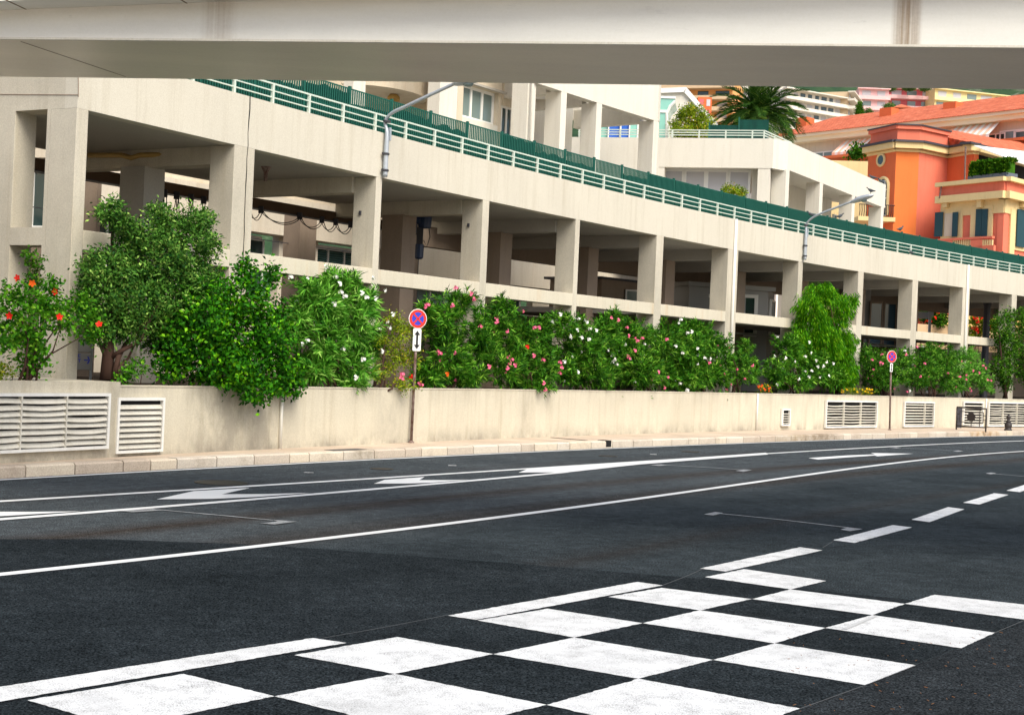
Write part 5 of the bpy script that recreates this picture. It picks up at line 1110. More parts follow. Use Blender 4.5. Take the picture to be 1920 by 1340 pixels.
# dark plant room box and grey cabin in the right bays
cb = thing('plant_box', 'dark brown boxed plant room behind the fifth bay', 'plant room', (*D(1160, 560, 54).xy, 1.4)); A, B = D(1127, 560, 53), D(1225, 560, 55.5)
MB().seg(A, B, ZBT - .1, ZY(1160, 527, 54), 2.5).build('box', M['brown'], cb); MB().seg(D(1125, 560, 52.9), D(1226, 560, 55.4), ZY(1160, 527, 54), ZY(1160, 525, 54) + .05, 2.8).build('lid', M['steel_d'], cb)
c = D(1188, 556, 54.3); window(cb, (c.x, c.y - .2), (1, .2), .7, ZBT, ZY(1188, 543, 54), 'pale', 1, .06)
cb = thing('grey_cabin', 'grey clad cabin with white framed windows behind the seventh bay', 'cabin', (*D(1380, 560, 57).xy, 1.4)); A, B = D(1292, 560, 56), D(1440, 560, 57.5); zt_ = ZY(1380, 540, 57)
MB().seg(A, B, 1.3, zt_, 3.0).build('wall', M['grey'], cb); MB().seg(D(1290, 560, 55.8), D(1454, 560, 57.4), zt_ - .05, zt_ + .12, 3.3).build('roof_edge', M['grey'], cb)
for x, w_ in ((1332, .95), (1397, .98)): c = D(x, 570, 56.2 + (x - 1292) / 148 * 1.5); window(cb, (c.x, c.y - .18), (1, .1), w_, ZBT - .6, ZY(x, 552, c.y), 'glass', 1, .14)
B2 = D(1452, 560, 60); MB().seg(B, B2, 1.3, zt_, .2).build('side_wall', M['grey'], cb)
c = B.lerp(B2, .55); window(cb, (c.x + .05, c.y - .05), (B2 - B).xy, 1.6, ZBT - .6, ZY(1448, 563, c.y), 'glass', 2, .08)
gd = thing('glass_entrance', 'dark framed glass doors behind the bay right of the weeping tree', 'entrance', (*D(1660, 590, 66).xy, ZBT - .2))
A, B = D(1612, 590, 66), D(1706, 590, 66.5); zt_ = ZY(1660, 565, 66)
MB().seg(D(1606, 590, 66.2), D(1632, 590, 66.2), ZBT - .6, ZO, .3).build('side_wall', M['grey'], gd); MB().seg(D(1606, 590, 66.3), D(1712, 590, 66.3), zt_, ZO, .3).build('head_wall', M['brown'], gd)
for x in (1643, 1669, 1693): c = D(x, 590, 66); f = MB(); f.obox(c, (1, 0), -.31, -.24, -.05, .05, ZBT - .6, zt_); f.obox(c, (1, 0), .24, .31, -.05, .05, ZBT - .6, zt_); f.obox(c, (1, 0), -.24, .24, -.05, .05, zt_ - .12, zt_); o = f.build('door_leaf', M['brown'], gd); MB().obox(c, (1, 0), -.24, .24, -.01, .01, ZBT - .6, zt_ - .12).build('pane', mat('bluish_glass', (.05, .10, .14), .1, .8), o)
fw = thing('flower_wall', 'peach wall with hedge and red flowers seen through the far bays', 'wall', (*D(1750, 600, 80).xy, 1.4))
MB().seg(D(1715, 615, 80), D(1930, 615, 84), 1.3, ZY(1750, 608, 80), .5).build('wall', stucco('peach_render', (.72, .50, .30), .92, .3), fw)
MB().seg(D(1760, 600, 92), D(1960, 600, 96), 1.3, 9, .5).build('back_wall', stucco('golden_render', (.80, .50, .18), .9, .3), fw)
t = thing('street_name_sign', 'pale grey sign board on a post seen through the far bay', 'sign', (*D(1742, 600, 74).xy, 1.4)); c = D(1734, 592, 74)
MB().box(c.x - .5, c.x + .28, 74, 74.05, c.z - .15, c.z + .2).build('board', M['blind'], t); c = D(1744, 590, 73.9); MB().box(c.x - .06, c.x + .06, 73.85, 73.95, 1.4, c.z + .35).build('post', M['blind'], t); MB().box(c.x - .12, c.x + .16, 73.8, 73.86, c.z - .1, c.z + .2).build('side_board', M['blind'], t)
c = D(1850, 600, 72); tag(MB().lathe((c.x, c.y, 1.3), [(.2, 0), (.17, .5), (.17, 4.6), (.24, 4.9)], 14).build('round_post', M['steel_d']), 'dark round steel post in the last open bay', 'post')
# thin pipes under the middle beams of the right bays
for x0, x1, y, lb_ in ((1378, 1500, 612, 'long grey pipe under the middle beam by the white downpipe'), (1618, 1716, 632, 'grey pipe under the middle beam above the far oleanders'), (1722, 1806, 640, 'grey pipe under the middle beam of the bay beside the right downpipe')):
    u0, u1 = FAC.at(x0, y, 2.0), FAC.at(x1, y, 2.0); tag(MB().tube([inside(u0 + (u1 - u0) * k / 6, 2.0, ZBB - .25) for k in range(7)], .04, 6).build('service_pipe', M['grey']), lb_, 'pipe')
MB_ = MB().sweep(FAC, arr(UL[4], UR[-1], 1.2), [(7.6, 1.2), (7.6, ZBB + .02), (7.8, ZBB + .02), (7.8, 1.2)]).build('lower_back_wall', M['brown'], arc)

# ================================================================== PLANTS
def leaves(pos, dirs, ups, ln, wd, fold=.25, droop=0.0):
    """many small folded leaves: base, two sides, tip; returns verts, faces"""
    n = len(pos); side = np.cross(dirs, ups); side /= np.linalg.norm(side, axis=1, keepdims=True) + 1e-9; nrm = np.cross(side, dirs)
    l = ln[:, None]; w_ = wd[:, None]
    mid = pos + dirs * l * .45; tip = pos + dirs * l; tip[:, 2] -= droop * ln
    a = mid + side * w_ * .5 + nrm * w_ * fold; b = mid - side * w_ * .5 + nrm * w_ * fold
    V = np.stack([pos, a, tip, b], 1).reshape(-1, 3); i = np.arange(n) * 4
    Fc = np.stack([np.stack([i, i + 1, i + 2], 1), np.stack([i, i + 2, i + 3], 1)], 1).reshape(-1, 3)
    return V, Fc
def np_obj(name, V, Fc, mt, parent):
    me = bpy.data.meshes.new(name); off = np.array(wloc(parent)) if parent else np.zeros(3); V = V - off
    me.vertices.add(len(V)); me.vertices.foreach_set('co', V.astype(np.float32).ravel())
    k = Fc.shape[1]; me.loops.add(Fc.size); me.loops.foreach_set('vertex_index', Fc.astype(np.int32).ravel())
    me.polygons.add(len(Fc)); me.polygons.foreach_set('loop_start', np.arange(0, Fc.size, k, dtype=np.int32)); me.polygons.foreach_set('loop_total', np.full(len(Fc), k, np.int32))
    me.update(calc_edges=True); me.materials.append(mt); o = bpy.data.objects.new(name, me); C.objects.link(o)
    if parent: o.parent = parent
    return o
def unit(v): return v / (np.linalg.norm(v, axis=-1, keepdims=True) + 1e-9)
def plantY(x, y, off): return FAC.p(FAC.at(x, y, off), off).y
def lobes3(lobes, off, dep):
    out = []
    for L_ in lobes:
        x, y, rx, ry = L_[:4]; dd = L_[4] if len(L_) > 4 else 0.0
        Y = plantY(x, y, off) + dd; c = D(x, y, Y); s = Y / F
        out.append((np.array(c), np.array([rx * s, min(dep, max(rx * s, .25)), ry * s])))
    return out
def foliage(name, mt, parent, lobes, kind, dens, rng, ln=.12, wd=.025, shell=.35, zmin=None, per=None):
    """twig clusters through the crown's volume, thicker towards its outside"""
    P_, D_ = [], []
    for c, r_ in lobes:
        area = 4 * math.pi * ((r_[0] * r_[1]) ** 1.6 / 3 + (r_[0] * r_[2]) ** 1.6 / 3 + (r_[1] * r_[2]) ** 1.6 / 3) ** (1 / 1.6)
        n = max(4, int(area * dens)); d = unit(rng.normal(size=(n, 3)))
        rad = 1.0 - shell * rng.random(n) ** 1.3; clump = 1 + .16 * np.sin(d[:, 0] * 7 + c[0] * 3) * np.sin(d[:, 2] * 6 + c[2] * 5) + .10 * np.sin(d[:, 0] * 17 + c[2] * 9) * np.sin(d[:, 2] * 15 + c[0] * 7) + rng.normal(0, .05, n) + np.where(rng.random(n) < .06, rng.uniform(.05, .3, n), 0)
        p = c + d * r_ * (rad * clump)[:, None]
        inside_ = np.zeros(n, bool)
        for c2, r2 in lobes:
            if c2 is c: continue
            inside_ |= (np.sum(((p - c2) / r2) ** 2, 1) < .42)
        p = p[~inside_]; d = d[~inside_]; dd = unit(d / r_ * r_.mean() + np.array([0, 0, .55]) + rng.normal(0, .3, d.shape)); P_.append(p); D_.append(dd)
    P_ = np.concatenate(P_); D_ = np.concatenate(D_)
    if zmin is not None: k = P_[:, 2] > zmin; P_, D_ = P_[k], D_[k]
    n = len(P_)
    if kind == 'rosette': per = per or 13
    elif kind == 'weep': per = per or 9
    else: per = per or 9
    pos = np.repeat(P_, per, 0); ax = np.repeat(D_, per, 0); m = len(pos)
    rnd = unit(rng.normal(size=(m, 3))); perp = unit(np.cross(ax, rnd))
    if kind == 'rosette':
        ang = rng.uniform(.35, 1.25, m); d = unit(ax * np.cos(ang)[:, None] + perp * np.sin(ang)[:, None]); pos = pos - ax * (rng.random(m) * ln * .9)[:, None]
        V, Fc = leaves(pos, d, perp * .3 + ax, ln * rng.uniform(.7, 1.15, m), wd * rng.uniform(.8, 1.2, m), .15, .12)
    elif kind == 'weep':
        pos = pos + rng.normal(0, .05, pos.shape); d = unit(ax * .5 + perp * .5 + np.array([0, 0, -.95])); V, Fc = leaves(pos, d, perp, ln * rng.uniform(.7, 1.2, m), wd * rng.uniform(.8, 1.2, m), .15, .15)
    else:
        pos = pos + rng.normal(0, ln * .75, pos.shape); d = unit(ax * .6 + perp * .9); up_ = unit(ax + rng.normal(0, .5, ax.shape)); V, Fc = leaves(pos, d, up_, ln * rng.uniform(.7, 1.2, m), wd * rng.uniform(.8, 1.2, m), .2, .05)
    return np_obj(name, V, Fc, M[mt], parent), P_
def stems(parent, base, lobes, n, rng, r0=.03, name='stems', wob=.08):
    m = MB(); 
    for i in range(n):
        c, r_ = lobes[i % len(lobes)]; tip = Vector(c + rng.normal(0, .3, 3) * r_); b = Vector(base) + Vector((rng.normal(0, .12), rng.normal(0, .08), 0)); mid = b.lerp(tip, .5) + Vector((rng.normal(0, wob), rng.normal(0, wob), .1))
        m.tube([b, b.lerp(mid, .5) + Vector((rng.normal(0, wob * .4), 0, 0)), mid, tip], [r0, r0 * .85, r0 * .6, r0 * .25], 6)
    return m.build(name, M['bark'], parent, smooth=True)
def blossom(kind, s):
    m = MB(); r_ = random.Random(kind)
    if kind == 'hib':
        for k in range(5):
            a = 2 * math.pi * k / 5; u_, v_ = Vector((math.cos(a), 0, math.sin(a))), Vector((-math.sin(a), 0, math.cos(a)))
            q = [Vector((0, 0, 0)), u_ * .55 * s - v_ * .38 * s + Vector((0, -.15 * s, 0)), u_ * s - v_ * .22 * s + Vector((0, -.3 * s, 0)), u_ * s + v_ * .22 * s + Vector((0, -.28 * s, 0)), u_ * .55 * s + v_ * .38 * s + Vector((0, -.15 * s, 0))]; m.add(q, [(0, 1, 2, 3, 4)])
        m.tube([(0, 0, 0), (0, -.9 * s, .2 * s)], .06 * s, 5)
    else:
        for b in range(6):
            c = Vector((r_.uniform(-.8, .8), r_.uniform(-.5, .3), r_.uniform(-.7, .7))) * s * .7; n_ = unit(np.array([r_.uniform(-.6, .6), -1, r_.uniform(-.2, .9)])); n_ = Vector(n_); a_ = n_.cross(Vector((0, 0, 1))).normalized(); b_ = n_.cross(a_)
            for k in range(5):
                a = 2 * math.pi * k / 5 + b; u_ = a_ * math.cos(a) + b_ * math.sin(a); v_ = a_ * -math.sin(a) + b_ * math.cos(a); w2 = .42 * s
                m.add([c, c + u_ * w2 * .6 - v_ * w2 * .35 + n_ * .1 * s, c + u_ * w2 + n_ * .12 * s, c + u_ * w2 * .6 + v_ * w2 * .35 + n_ * .1 * s], [(0, 1, 2, 3)])
    return m
BL = {}
def flower(parent, p, col, s, rng, kind='ole'):
    k = (col, kind, round(s, 3))
    if k not in BL:
        o = blossom(kind, s).build('flower', M[col]); BL[k] = o.data; C.objects.unlink(o); bpy.data.objects.remove(o)
    o = bpy.data.objects.new('flower', BL[k]); C.objects.link(o); o.parent = parent; o.location = Vector(p) - wloc(parent)
    o.rotation_euler = (rng.uniform(-.5, .5), rng.uniform(0, 6.28) if kind == 'hib' else rng.uniform(-1.5, 1.5), rng.uniform(-.7, .7)); return o
def front(lobes, x, y):                     # front surface of the crown at a pixel
    a, b = ray(x, y); best = None
    d = np.array([a, 1, b]); o = np.array([0, 0, EYE])
    for c, r_ in lobes:
        oc = (o - c) / r_; dd = d / r_; A = dd @ dd; B = oc @ dd; Cc = oc @ oc - 1.0; q = B * B - A * Cc
        if q > 0:
            t = (-B - math.sqrt(q)) / A
            if best is None or t < best: best = t
    if best is None: c, r_ = min(lobes, key=lambda l: abs(l[0][0] / l[0][1] - a)); best = c[1] - r_[1] * .6
    return o + d * (best - .03)
def shrub(name, label, cat, base, lobes, kind, mt, off=-.75, dep=.75, dens=60, ln=.12, wd=.025, fl=(), group=None, nst=6, shell=.6, seed=1, r0=.03, zmin=None, extra=0, ecol=None, fs=.075, fk='ole', per=None, crown='foliage'):
    rng = np.random.default_rng(seed); Ls = lobes3(lobes, off, dep); Yb_ = plantY(base[0], base[1], off); b = D(base[0], base[1], Yb_); b.z = ZW - .1
    t = thing(name, label, cat, tuple(b), group)
    o, P_ = foliage(crown, mt, t, Ls, kind, dens, rng, ln, wd, shell, zmin, per)
    if nst: stems(t, b, Ls, nst, rng, r0)
    for x, y, col in fl: flower(t, front(Ls, x, y), col, fs * (1.1 if fk == 'ole' else 1), rng, fk)
    if extra:
        vis = P_[P_[:, 1] < np.percentile(P_[:, 1], 45)]
        for k in rng.choice(len(vis), min(extra, len(vis)), False): flower(t, vis[k] + np.array([0, -.05, .02]), ecol[int(rng.integers(len(ecol)))], fs * rng.choice([.7, .85]), rng, fk)
    return t, Ls
w_, p_, r_ = 'fl_white', 'fl_pink', 'fl_red'
OL = 'oleanders along the planter wall'
shrub('hibiscus_bush', 'loose hibiscus with red flowers at the left end of the wall', 'shrub', (45, 706), [(30, 600, 42, 38), (85, 575, 40, 35), (120, 600, 35, 30), (60, 640, 42, 38), (150, 565, 22, 20), (168, 625, 22, 14), (15, 555, 22, 18), (95, 535, 14, 14), (60, 690, 30, 20), (45, 555, 20, 18), (170, 590, 20, 12), (5, 640, 25, 25)], 'broad', 'lf_hib', -.9, .4, 46, .085, .052,
      [(33, 521, r_), (104, 547, r_), (18, 592, r_), (111, 594, r_), (186, 608, r_), (60, 531, 'fl_or')], seed=2, nst=9, r0=.022, fs=.058, fk='hib', shell=.9)
shrub('grey_green_tree', 'tall grey green tree with brown trunk between the first two columns', 'tree', (203, 712), [(200, 500, 45, 34), (190, 555, 40, 50), (250, 560, 70, 60), (320, 545, 65, 65), (290, 480, 70, 55), (340, 435, 52, 38), (245, 440, 25, 30), (213, 395, 14, 22), (385, 408, 18, 12), (300, 402, 22, 20), (180, 615, 30, 30), (172, 580, 22, 40), (175, 520, 22, 30), (375, 520, 34, 50), (370, 580, 34, 44), (300, 630, 44, 28), (390, 460, 22, 24), (345, 605, 35, 35), (230, 610, 40, 30), (280, 600, 40, 30), (225, 420, 16, 14), (190, 400, 12, 10)], 'broad', 'lf_tree', -.55, .7, 95, .085, .036, nst=0, seed=3, shell=.6, per=11, crown='crown')
# its trunk
tt = bpy.data.objects['grey_green_tree']; rng = np.random.default_rng(11); m = MB(); b = D(203, 712, plantY(203, 712, -.45)); b.z = ZW - .1
for pts, r0 in (([(200, 712), (203, 660), (205, 600), (240, 520)], .13), ([(212, 712), (222, 670), (235, 645), (285, 590)], .06), ([(203, 680), (190, 650), (178, 610), (185, 560)], .045), ([(208, 670), (232, 655), (262, 640), (300, 560)], .05), ([(225, 712), (222, 690), (240, 672), (262, 625)], .04), ([(205, 600), (215, 520), (210, 450), (212, 400)], .05)):
    Y = plantY(200, 640, -.45); m.tube([D(x, y, Y + .25 * (k_ > 1) + rng.normal(0, .04)) for k_, (x, y) in enumerate(pts)], [r0, r0 * .8, r0 * .6, r0 * .35][:len(pts)], 8)
m.build('trunk', M['bark'], tt, smooth=True)
shrub('laurel_bush', 'big glossy dark green bush hanging over the wall', 'shrub', (420, 728), [(360, 610, 72, 75), (440, 560, 62, 55), (470, 640, 75, 75), (390, 675, 90, 42), (515, 620, 32, 55), (520, 700, 45, 34, -.45), (478, 728, 42, 30, -.75), (462, 508, 20, 20), (505, 518, 20, 20), (320, 670, 34, 42), (545, 725, 26, 24, -.55), (430, 700, 60, 30, -.3)], 'broad', 'lf_laur', -.95, .8, 46, .10, .058, nst=8, seed=4, shell=.55, per=10)
shrub('white_oleander', 'light green white flowered oleander between the dark bush and the near sign', 'oleander', (620, 728), [(600, 560, 52, 42), (650, 585, 62, 65), (600, 635, 52, 62), (562, 600, 22, 52), (640, 525, 42, 22), (695, 560, 20, 28), (650, 680, 58, 42), (695, 635, 28, 34), (590, 690, 45, 32), (660, 715, 30, 22, -.5), (575, 535, 16, 14)], 'rosette', 'lf_ole2', -.75, .8, 36, .24, .032,
      [(546, 521, w_), (630, 520, w_), (636, 533, w_), (648, 557, w_), (640, 549, w_), (626, 571, w_), (677, 550, w_), (688, 559, w_), (704, 560, w_), (577, 640, w_), (644, 655, w_), (728, 605, w_), (731, 616, w_), (715, 659, w_), (712, 618, w_), (682, 675, w_), (611, 500, w_), (700, 520, w_), (722, 546, w_), (736, 590, w_), (666, 708, w_)], OL, seed=5, extra=10, ecol=[w_])
shrub('yellow_green_bush', 'small yellow green twiggy bush with reddish leaves just left of the near sign', 'shrub', (712, 730), [(745, 625, 28, 30), (765, 670, 28, 24), (728, 670, 25, 28), (752, 722, 28, 12, -.35), (735, 598, 18, 12), (775, 620, 14, 20), (705, 700, 18, 12), (715, 640, 14, 14)], 'broad', 'lf_yel', -1.05, .4, 60, .07, .03, [(755, 703, p_), (753, 710, p_), (770, 705, r_)], seed=6, nst=5, shell=.8)
shrub('pink_oleander', 'pink flowered oleander immediately right of the near sign', 'oleander', (830, 730), [(828, 600, 42, 50), (860, 565, 32, 28), (835, 670, 55, 52), (895, 635, 40, 50), (800, 705, 34, 26), (875, 700, 48, 32), (905, 590, 22, 30), (800, 580, 18, 20)], 'rosette', 'lf_ole', -.75, .8, 34, .20, .030,
      [(847, 572, p_), (882, 551, p_), (888, 560, p_), (803, 573, p_), (796, 575, p_), (901, 613, p_), (930, 603, p_), (822, 660, p_), (826, 664, p_), (855, 541, p_), (786, 720, p_), (790, 722, p_), (916, 688, p_), (837, 702, 'fl_or')], OL, seed=7, extra=8, ecol=[p_])
shrub('pink_oleander', 'broad oleander with deep pink clusters, second right of the near sign', 'oleander', (985, 730), [(945, 600, 38, 42), (975, 640, 45, 48), (945, 685, 50, 42), (1010, 680, 42, 46), (1015, 620, 22, 28), (1000, 725, 40, 18, -.4), (920, 640, 30, 40), (940, 570, 22, 16)], 'rosette', 'lf_ole', -.8, .8, 34, .20, .030,
      [(931, 598, p_), (952, 668, p_), (955, 680, p_), (950, 690, p_), (960, 675, p_), (965, 685, p_), (988, 651, r_), (1000, 667, p_), (1019, 676, p_), (1050, 680, p_), (1053, 690, p_), (1050, 700, p_), (1018, 718, p_), (950, 620, p_), (1003, 615, p_), (1010, 615, p_), (1021, 970 - 240, p_)], OL, seed=8, extra=10, ecol=[p_])
shrub('white_oleander', 'white flowered oleander in the middle of the wall, between pink ones', 'oleander', (1095, 730), [(1060, 610, 42, 30), (1090, 650, 55, 50), (1130, 625, 32, 38), (1150, 600, 18, 26), (1100, 698, 60, 32), (1060, 690, 35, 38), (1155, 660, 25, 40), (1145, 738, 18, 10, -.6)], 'rosette', 'lf_ole', -.75, .85, 34, .20, .030,
      [(1035, 604, w_), (1050, 590, w_), (1068, 630, w_), (1070, 633, w_), (1090, 634, w_), (1105, 637, w_), (1107, 617, w_), (1117, 620, w_), (1082, 620, w_), (1058, 679, w_), (1083, 698, w_), (1147, 665, w_), (1152, 673, w_), (1149, 680, w_), (1157, 684, w_), (1140, 655, w_), (1100, 605, w_), (1158, 600, p_), (1146, 597, p_)], OL, seed=9, extra=10, ecol=[w_])
shrub('pink_oleander', 'oleander with mixed magenta and white blooms left of the white downpipe', 'oleander', (1215, 732), [(1190, 640, 40, 40), (1195, 690, 50, 40), (1240, 640, 45, 40), (1230, 695, 40, 40), (1200, 742, 16, 12, -.7), (1180, 610, 20, 18)], 'rosette', 'lf_ole', -.75, .85, 34, .20, .030,
      [(1176, 615, p_), (1178, 630, p_), (1191, 635, p_), (1196, 640, p_), (1205, 635, p_), (1176, 668, p_), (1180, 673, p_), (1171, 645, w_), (1190, 658, p_), (1159, 655, w_), (1251, 637, p_), (1234, 698, p_), (1252, 708, p_), (1245, 727, p_), (1166, 667, w_), (1267, 650, w_), (1272, 604, w_), (1277, 600, w_)], OL, seed=10, extra=10, ecol=[p_, w_])
shrub('white_oleander', 'oleander with scattered white blooms right before the orange flowers', 'oleander', (1310, 734), [(1285, 650, 45, 48), (1280, 700, 45, 34), (1325, 640, 30, 34), (1320, 700, 35, 30), (1288, 735, 22, 16, -.5), (1300, 612, 24, 14)], 'rosette', 'lf_ole', -.75, .85, 34, .20, .030,
      [(1290, 625, w_), (1296, 622, w_), (1308, 654, w_), (1322, 672, w_), (1331, 673, w_), (1276, 720, w_), (1289, 732, w_), (1290, 736, w_), (1331, 681, p_), (1280, 663, w_)], OL, seed=12, extra=6, ecol=[w_])
shrub('pink_oleander', 'feathery oleander with small red pink blooms beside the orange flower patch', 'oleander', (1375, 734), [(1350, 660, 30, 42), (1385, 690, 38, 36), (1345, 705, 32, 26), (1398, 655, 18, 24), (1415, 690, 14, 30), (1345, 744, 24, 12, -.6), (1395, 742, 16, 8, -.5)], 'rosette', 'lf_ole', -.75, .7, 34, .17, .030,
      [(1382, 693, p_), (1410, 684, p_), (1421, 726, r_), (1406, 744, p_), (1362, 741, p_), (1397, 711, p_), (1370, 720, p_)], OL, seed=13, extra=10, ecol=[p_])
shrub('white_oleander', 'low dark oleander with white flowers in front of the weeping tree', 'oleander', (1490, 738), [(1478, 655, 30, 34), (1458, 695, 26, 30), (1520, 690, 42, 38), (1555, 700, 30, 26), (1490, 715, 45, 20)], 'rosette', 'lf_ole', -1.0, .7, 34, .18, .031,
      [(1451, 668, w_), (1472, 671, w_), (1490, 677, w_), (1517, 642, w_), (1520, 662, w_), (1510, 669, w_), (1530, 676, w_), (1549, 678, w_), (1543, 686, w_), (1533, 688, w_), (1510, 697, w_), (1522, 696, w_), (1517, 707, w_), (1537, 706, w_), (1497, 710, w_), (1457, 721, w_), (1554, 705, w_), (1562, 682, w_)], OL, seed=14, extra=4, ecol=[w_])
shrub('weeping_tree', 'bright green weeping tree taller than the oleanders before the far columns', 'tree', (1570, 738), [(1540, 550, 28, 20), (1518, 575, 26, 24), (1565, 585, 34, 34), (1522, 615, 32, 36), (1572, 650, 32, 40), (1500, 645, 20, 30), (1592, 562, 18, 12), (1545, 645, 32, 38), (1562, 695, 36, 30), (1592, 700, 16, 30), (1488, 668, 14, 20)], 'weep', 'lf_weep', -.6, .9, 62, .16, .028, seed=15, nst=5, r0=.05, shell=.5, per=12, crown='crown')
shrub('pink_oleander', 'oleander with few pink blooms around the far no stopping sign', 'oleander', (1660, 740), [(1640, 680, 32, 30), (1680, 690, 34, 38), (1650, 712, 38, 22), (1622, 665, 16, 20), (1700, 668, 18, 20)], 'rosette', 'lf_ole', -.8, .8, 40, .16, .026,
      [(1635, 675, p_), (1651, 680, p_), (1655, 682, p_), (1636, 705, p_), (1698, 664, p_), (1701, 735, p_), (1705, 733, w_), (1697, 658, w_)], OL, seed=16, extra=8, ecol=[p_])
shrub('pink_oleander', 'dense dark oleander between the far sign and the last louvres', 'oleander', (1745, 742), [(1735, 685, 38, 34), (1760, 705, 36, 30), (1745, 655, 22, 14), (1775, 670, 24, 24), (1720, 710, 30, 24)], 'rosette', 'lf_ole', -.8, .8, 40, .16, .026,
      [(1719, 651, p_), (1725, 705, p_), (1734, 682, p_), (1778, 700, p_), (1730, 650, w_)], OL, seed=17, extra=8, ecol=[p_])
shrub('pink_oleander', 'last oleander with many pink blooms before the dark upright trees', 'oleander', (1815, 744), [(1800, 690, 34, 32), (1830, 700, 28, 30), (1812, 665, 22, 16), (1850, 720, 18, 18), (1790, 720, 30, 18)], 'rosette', 'lf_ole2', -.8, .8, 40, .16, .026,
      [(1803, 676, p_), (1844, 686, p_), (1848, 690, p_), (1811, 702, p_), (1800, 707, p_), (1812, 712, p_), (1818, 728, p_), (1820, 732, p_), (1851, 712, p_), (1858, 714, p_), (1824, 695, p_), (1783, 700, p_), (1788, 708, p_), (1836, 699, p_)], OL, seed=18, extra=8, ecol=[p_])
for (bx, by), lo, sd_, lab in (((1888, 742), [(1878, 615, 20, 30), (1890, 650, 24, 34), (1880, 690, 24, 26), (1893, 590, 12, 14), (1885, 720, 14, 14)], 19, 'dark upright ficus tree left of the last column'), ((1925, 742), [(1915, 600, 16, 24), (1922, 640, 20, 36), (1925, 690, 22, 30), (1940, 610, 24, 40)], 20, 'dark ficus tree cut by the right edge of the photo')):
    t, Ls = shrub('ficus_tree', lab, 'tree', (bx, by), lo, 'broad', 'lf_fic', -.5, .8, 42, .10, .055, seed=sd_, nst=3, r0=.09, shell=.5, crown='crown')
shrub('fern_clump', 'small green shoot growing at the foot of the grey green tree', 'plant', (245, 722), [(240, 695, 20, 16), (262, 682, 10, 10), (228, 712, 10, 10)], 'broad', 'lf_hib', -.7, .3, 50, .08, .04, seed=21, nst=3, r0=.01, shell=.9)
shrub('climber', 'dark climbing plant in the lower opening of the end wall', 'plant', (62, 700), [(66, 500, 12, 26), (60, 530, 12, 20), (56, 470 + 10, 6, 8)], 'broad', 'lf_fic', .4, .3, 60, .07, .04, seed=22, nst=3, r0=.015, shell=.9)
shrub('lime_plant', 'low lime green plant at the bottom left corner of the bed', 'plant', (5, 712), [(8, 698, 12, 12), (-12, 695, 14, 16)], 'broad', 'lf_yel', -1.0, .3, 60, .07, .035, seed=23, nst=2, r0=.01, shell=.9)
shrub('golden_bush', 'golden green bush behind the columns above the far oleanders', 'shrub', (1655, 700), [(1650, 645, 26, 12), (1670, 642, 18, 9)], 'broad', 'lf_yel', 4.5, .8, 30, .12, .06, seed=24, nst=2)
def bed(label, x0, x1, y, col, seed, n, h):
    rng = np.random.default_rng(seed); Yb_ = plantY((x0 + x1) / 2, y, -1.1); b = D((x0 + x1) / 2, y, Yb_); b.z = ZW - .08; t = thing('marigold_patch', label, 'flowers', tuple(b))
    xc, rx = (x0 + x1) / 2, (x1 - x0) / 2; Ls = lobes3([(xc, y, rx, h)], -1.15, .3); foliage('foliage', 'lf_yel', t, Ls, 'broad', 60, rng, .06, .03, .6)
    for k in range(n): flower(t, front(Ls, rng.uniform(x0, x1), y + rng.uniform(-h, h * .6)), col, .05, rng)
bed('orange marigolds beside the white downpipe of the wall', 1420, 1446, 728, 'fl_or', 30, 18, 7); bed('yellow marigolds under the weeping tree', 1577, 1640, 734, 'fl_yel', 31, 24, 6)
def tplant(name, label, cat, lobes, Y, kind, mt, dens, ln, wd, seed, zb, col=None, n=0, dep=1.0, shell=.5):
    rng = np.random.default_rng(seed); Ls = []
    for x, y, rx, ry in lobes: c = D(x, y, Y); s = Y / F; Ls.append((np.array(c), np.array([rx * s, min(rx * s, dep), ry * s])))
    b = Vector((Ls[0][0][0], Ls[0][0][1], zb)); t = thing(name, label, cat, tuple(b)); foliage('foliage', mt, t, Ls, kind, dens, rng, ln, wd, shell); stems(t, b, Ls, 3, rng, .04)
    for k in range(n): x, y, rx, ry = lobes[k % len(lobes)]; flower(t, front(Ls, x + rng.uniform(-.8, .8) * rx, y + rng.uniform(-.7, .7) * ry), col, .16, rng)
    return t
tplant('terrace_bush', 'bright green and gold bush on the roof garden left of the palm', 'shrub', [(1275, 238, 18, 22), (1300, 222, 24, 24), (1318, 236, 20, 22), (1290, 212, 16, 14), (1300, 250, 36, 12)], 63.0, 'broad', 'lf_yel', 50, .11, .06, 40, zT1 - .5)
tplant('terrace_hedge', 'low green plants behind the terrace railing below the palm', 'plants', [(1350, 254, 22, 8), (1385, 252, 24, 9), (1415, 254, 16, 8)], 60.6, 'broad', 'lf_hib', 50, .09, .05, 41, zT1 - .5)
tplant('window_bush', 'small bush poking above the green fence before the white windows', 'shrub', [(1372, 358, 20, 9), (1386, 364, 12, 8)], 57.0, 'broad', 'lf_yel', 60, .10, .05, 42, 6.5)
tplant('through_hedge', 'green hedge with red flowers seen through the far bay', 'hedge', [(1735, 583, 16, 12), (1765, 585, 20, 14), (1752, 600, 26, 8)], 81.0, 'broad', 'lf_fic', 24, .16, .1, 43, 1.4, 'fl_red', 9)
tplant('red_geraniums', 'red geraniums and shrubs seen through the last bay', 'flowers', [(1836, 600, 16, 8), (1855, 612, 20, 12), (1832, 622, 12, 10)], 81.0, 'broad', 'lf_yel', 24, .16, .1, 44, 1.4, 'fl_red', 14)
tplant('villa_balcony_bush', 'clipped bush on the terrace left of the villa turret', 'shrub', [(1608, 282, 11, 11), (1604, 290, 9, 8)], 134.0, 'broad', 'lf_fic', 14, .3, .2, 45, 3)
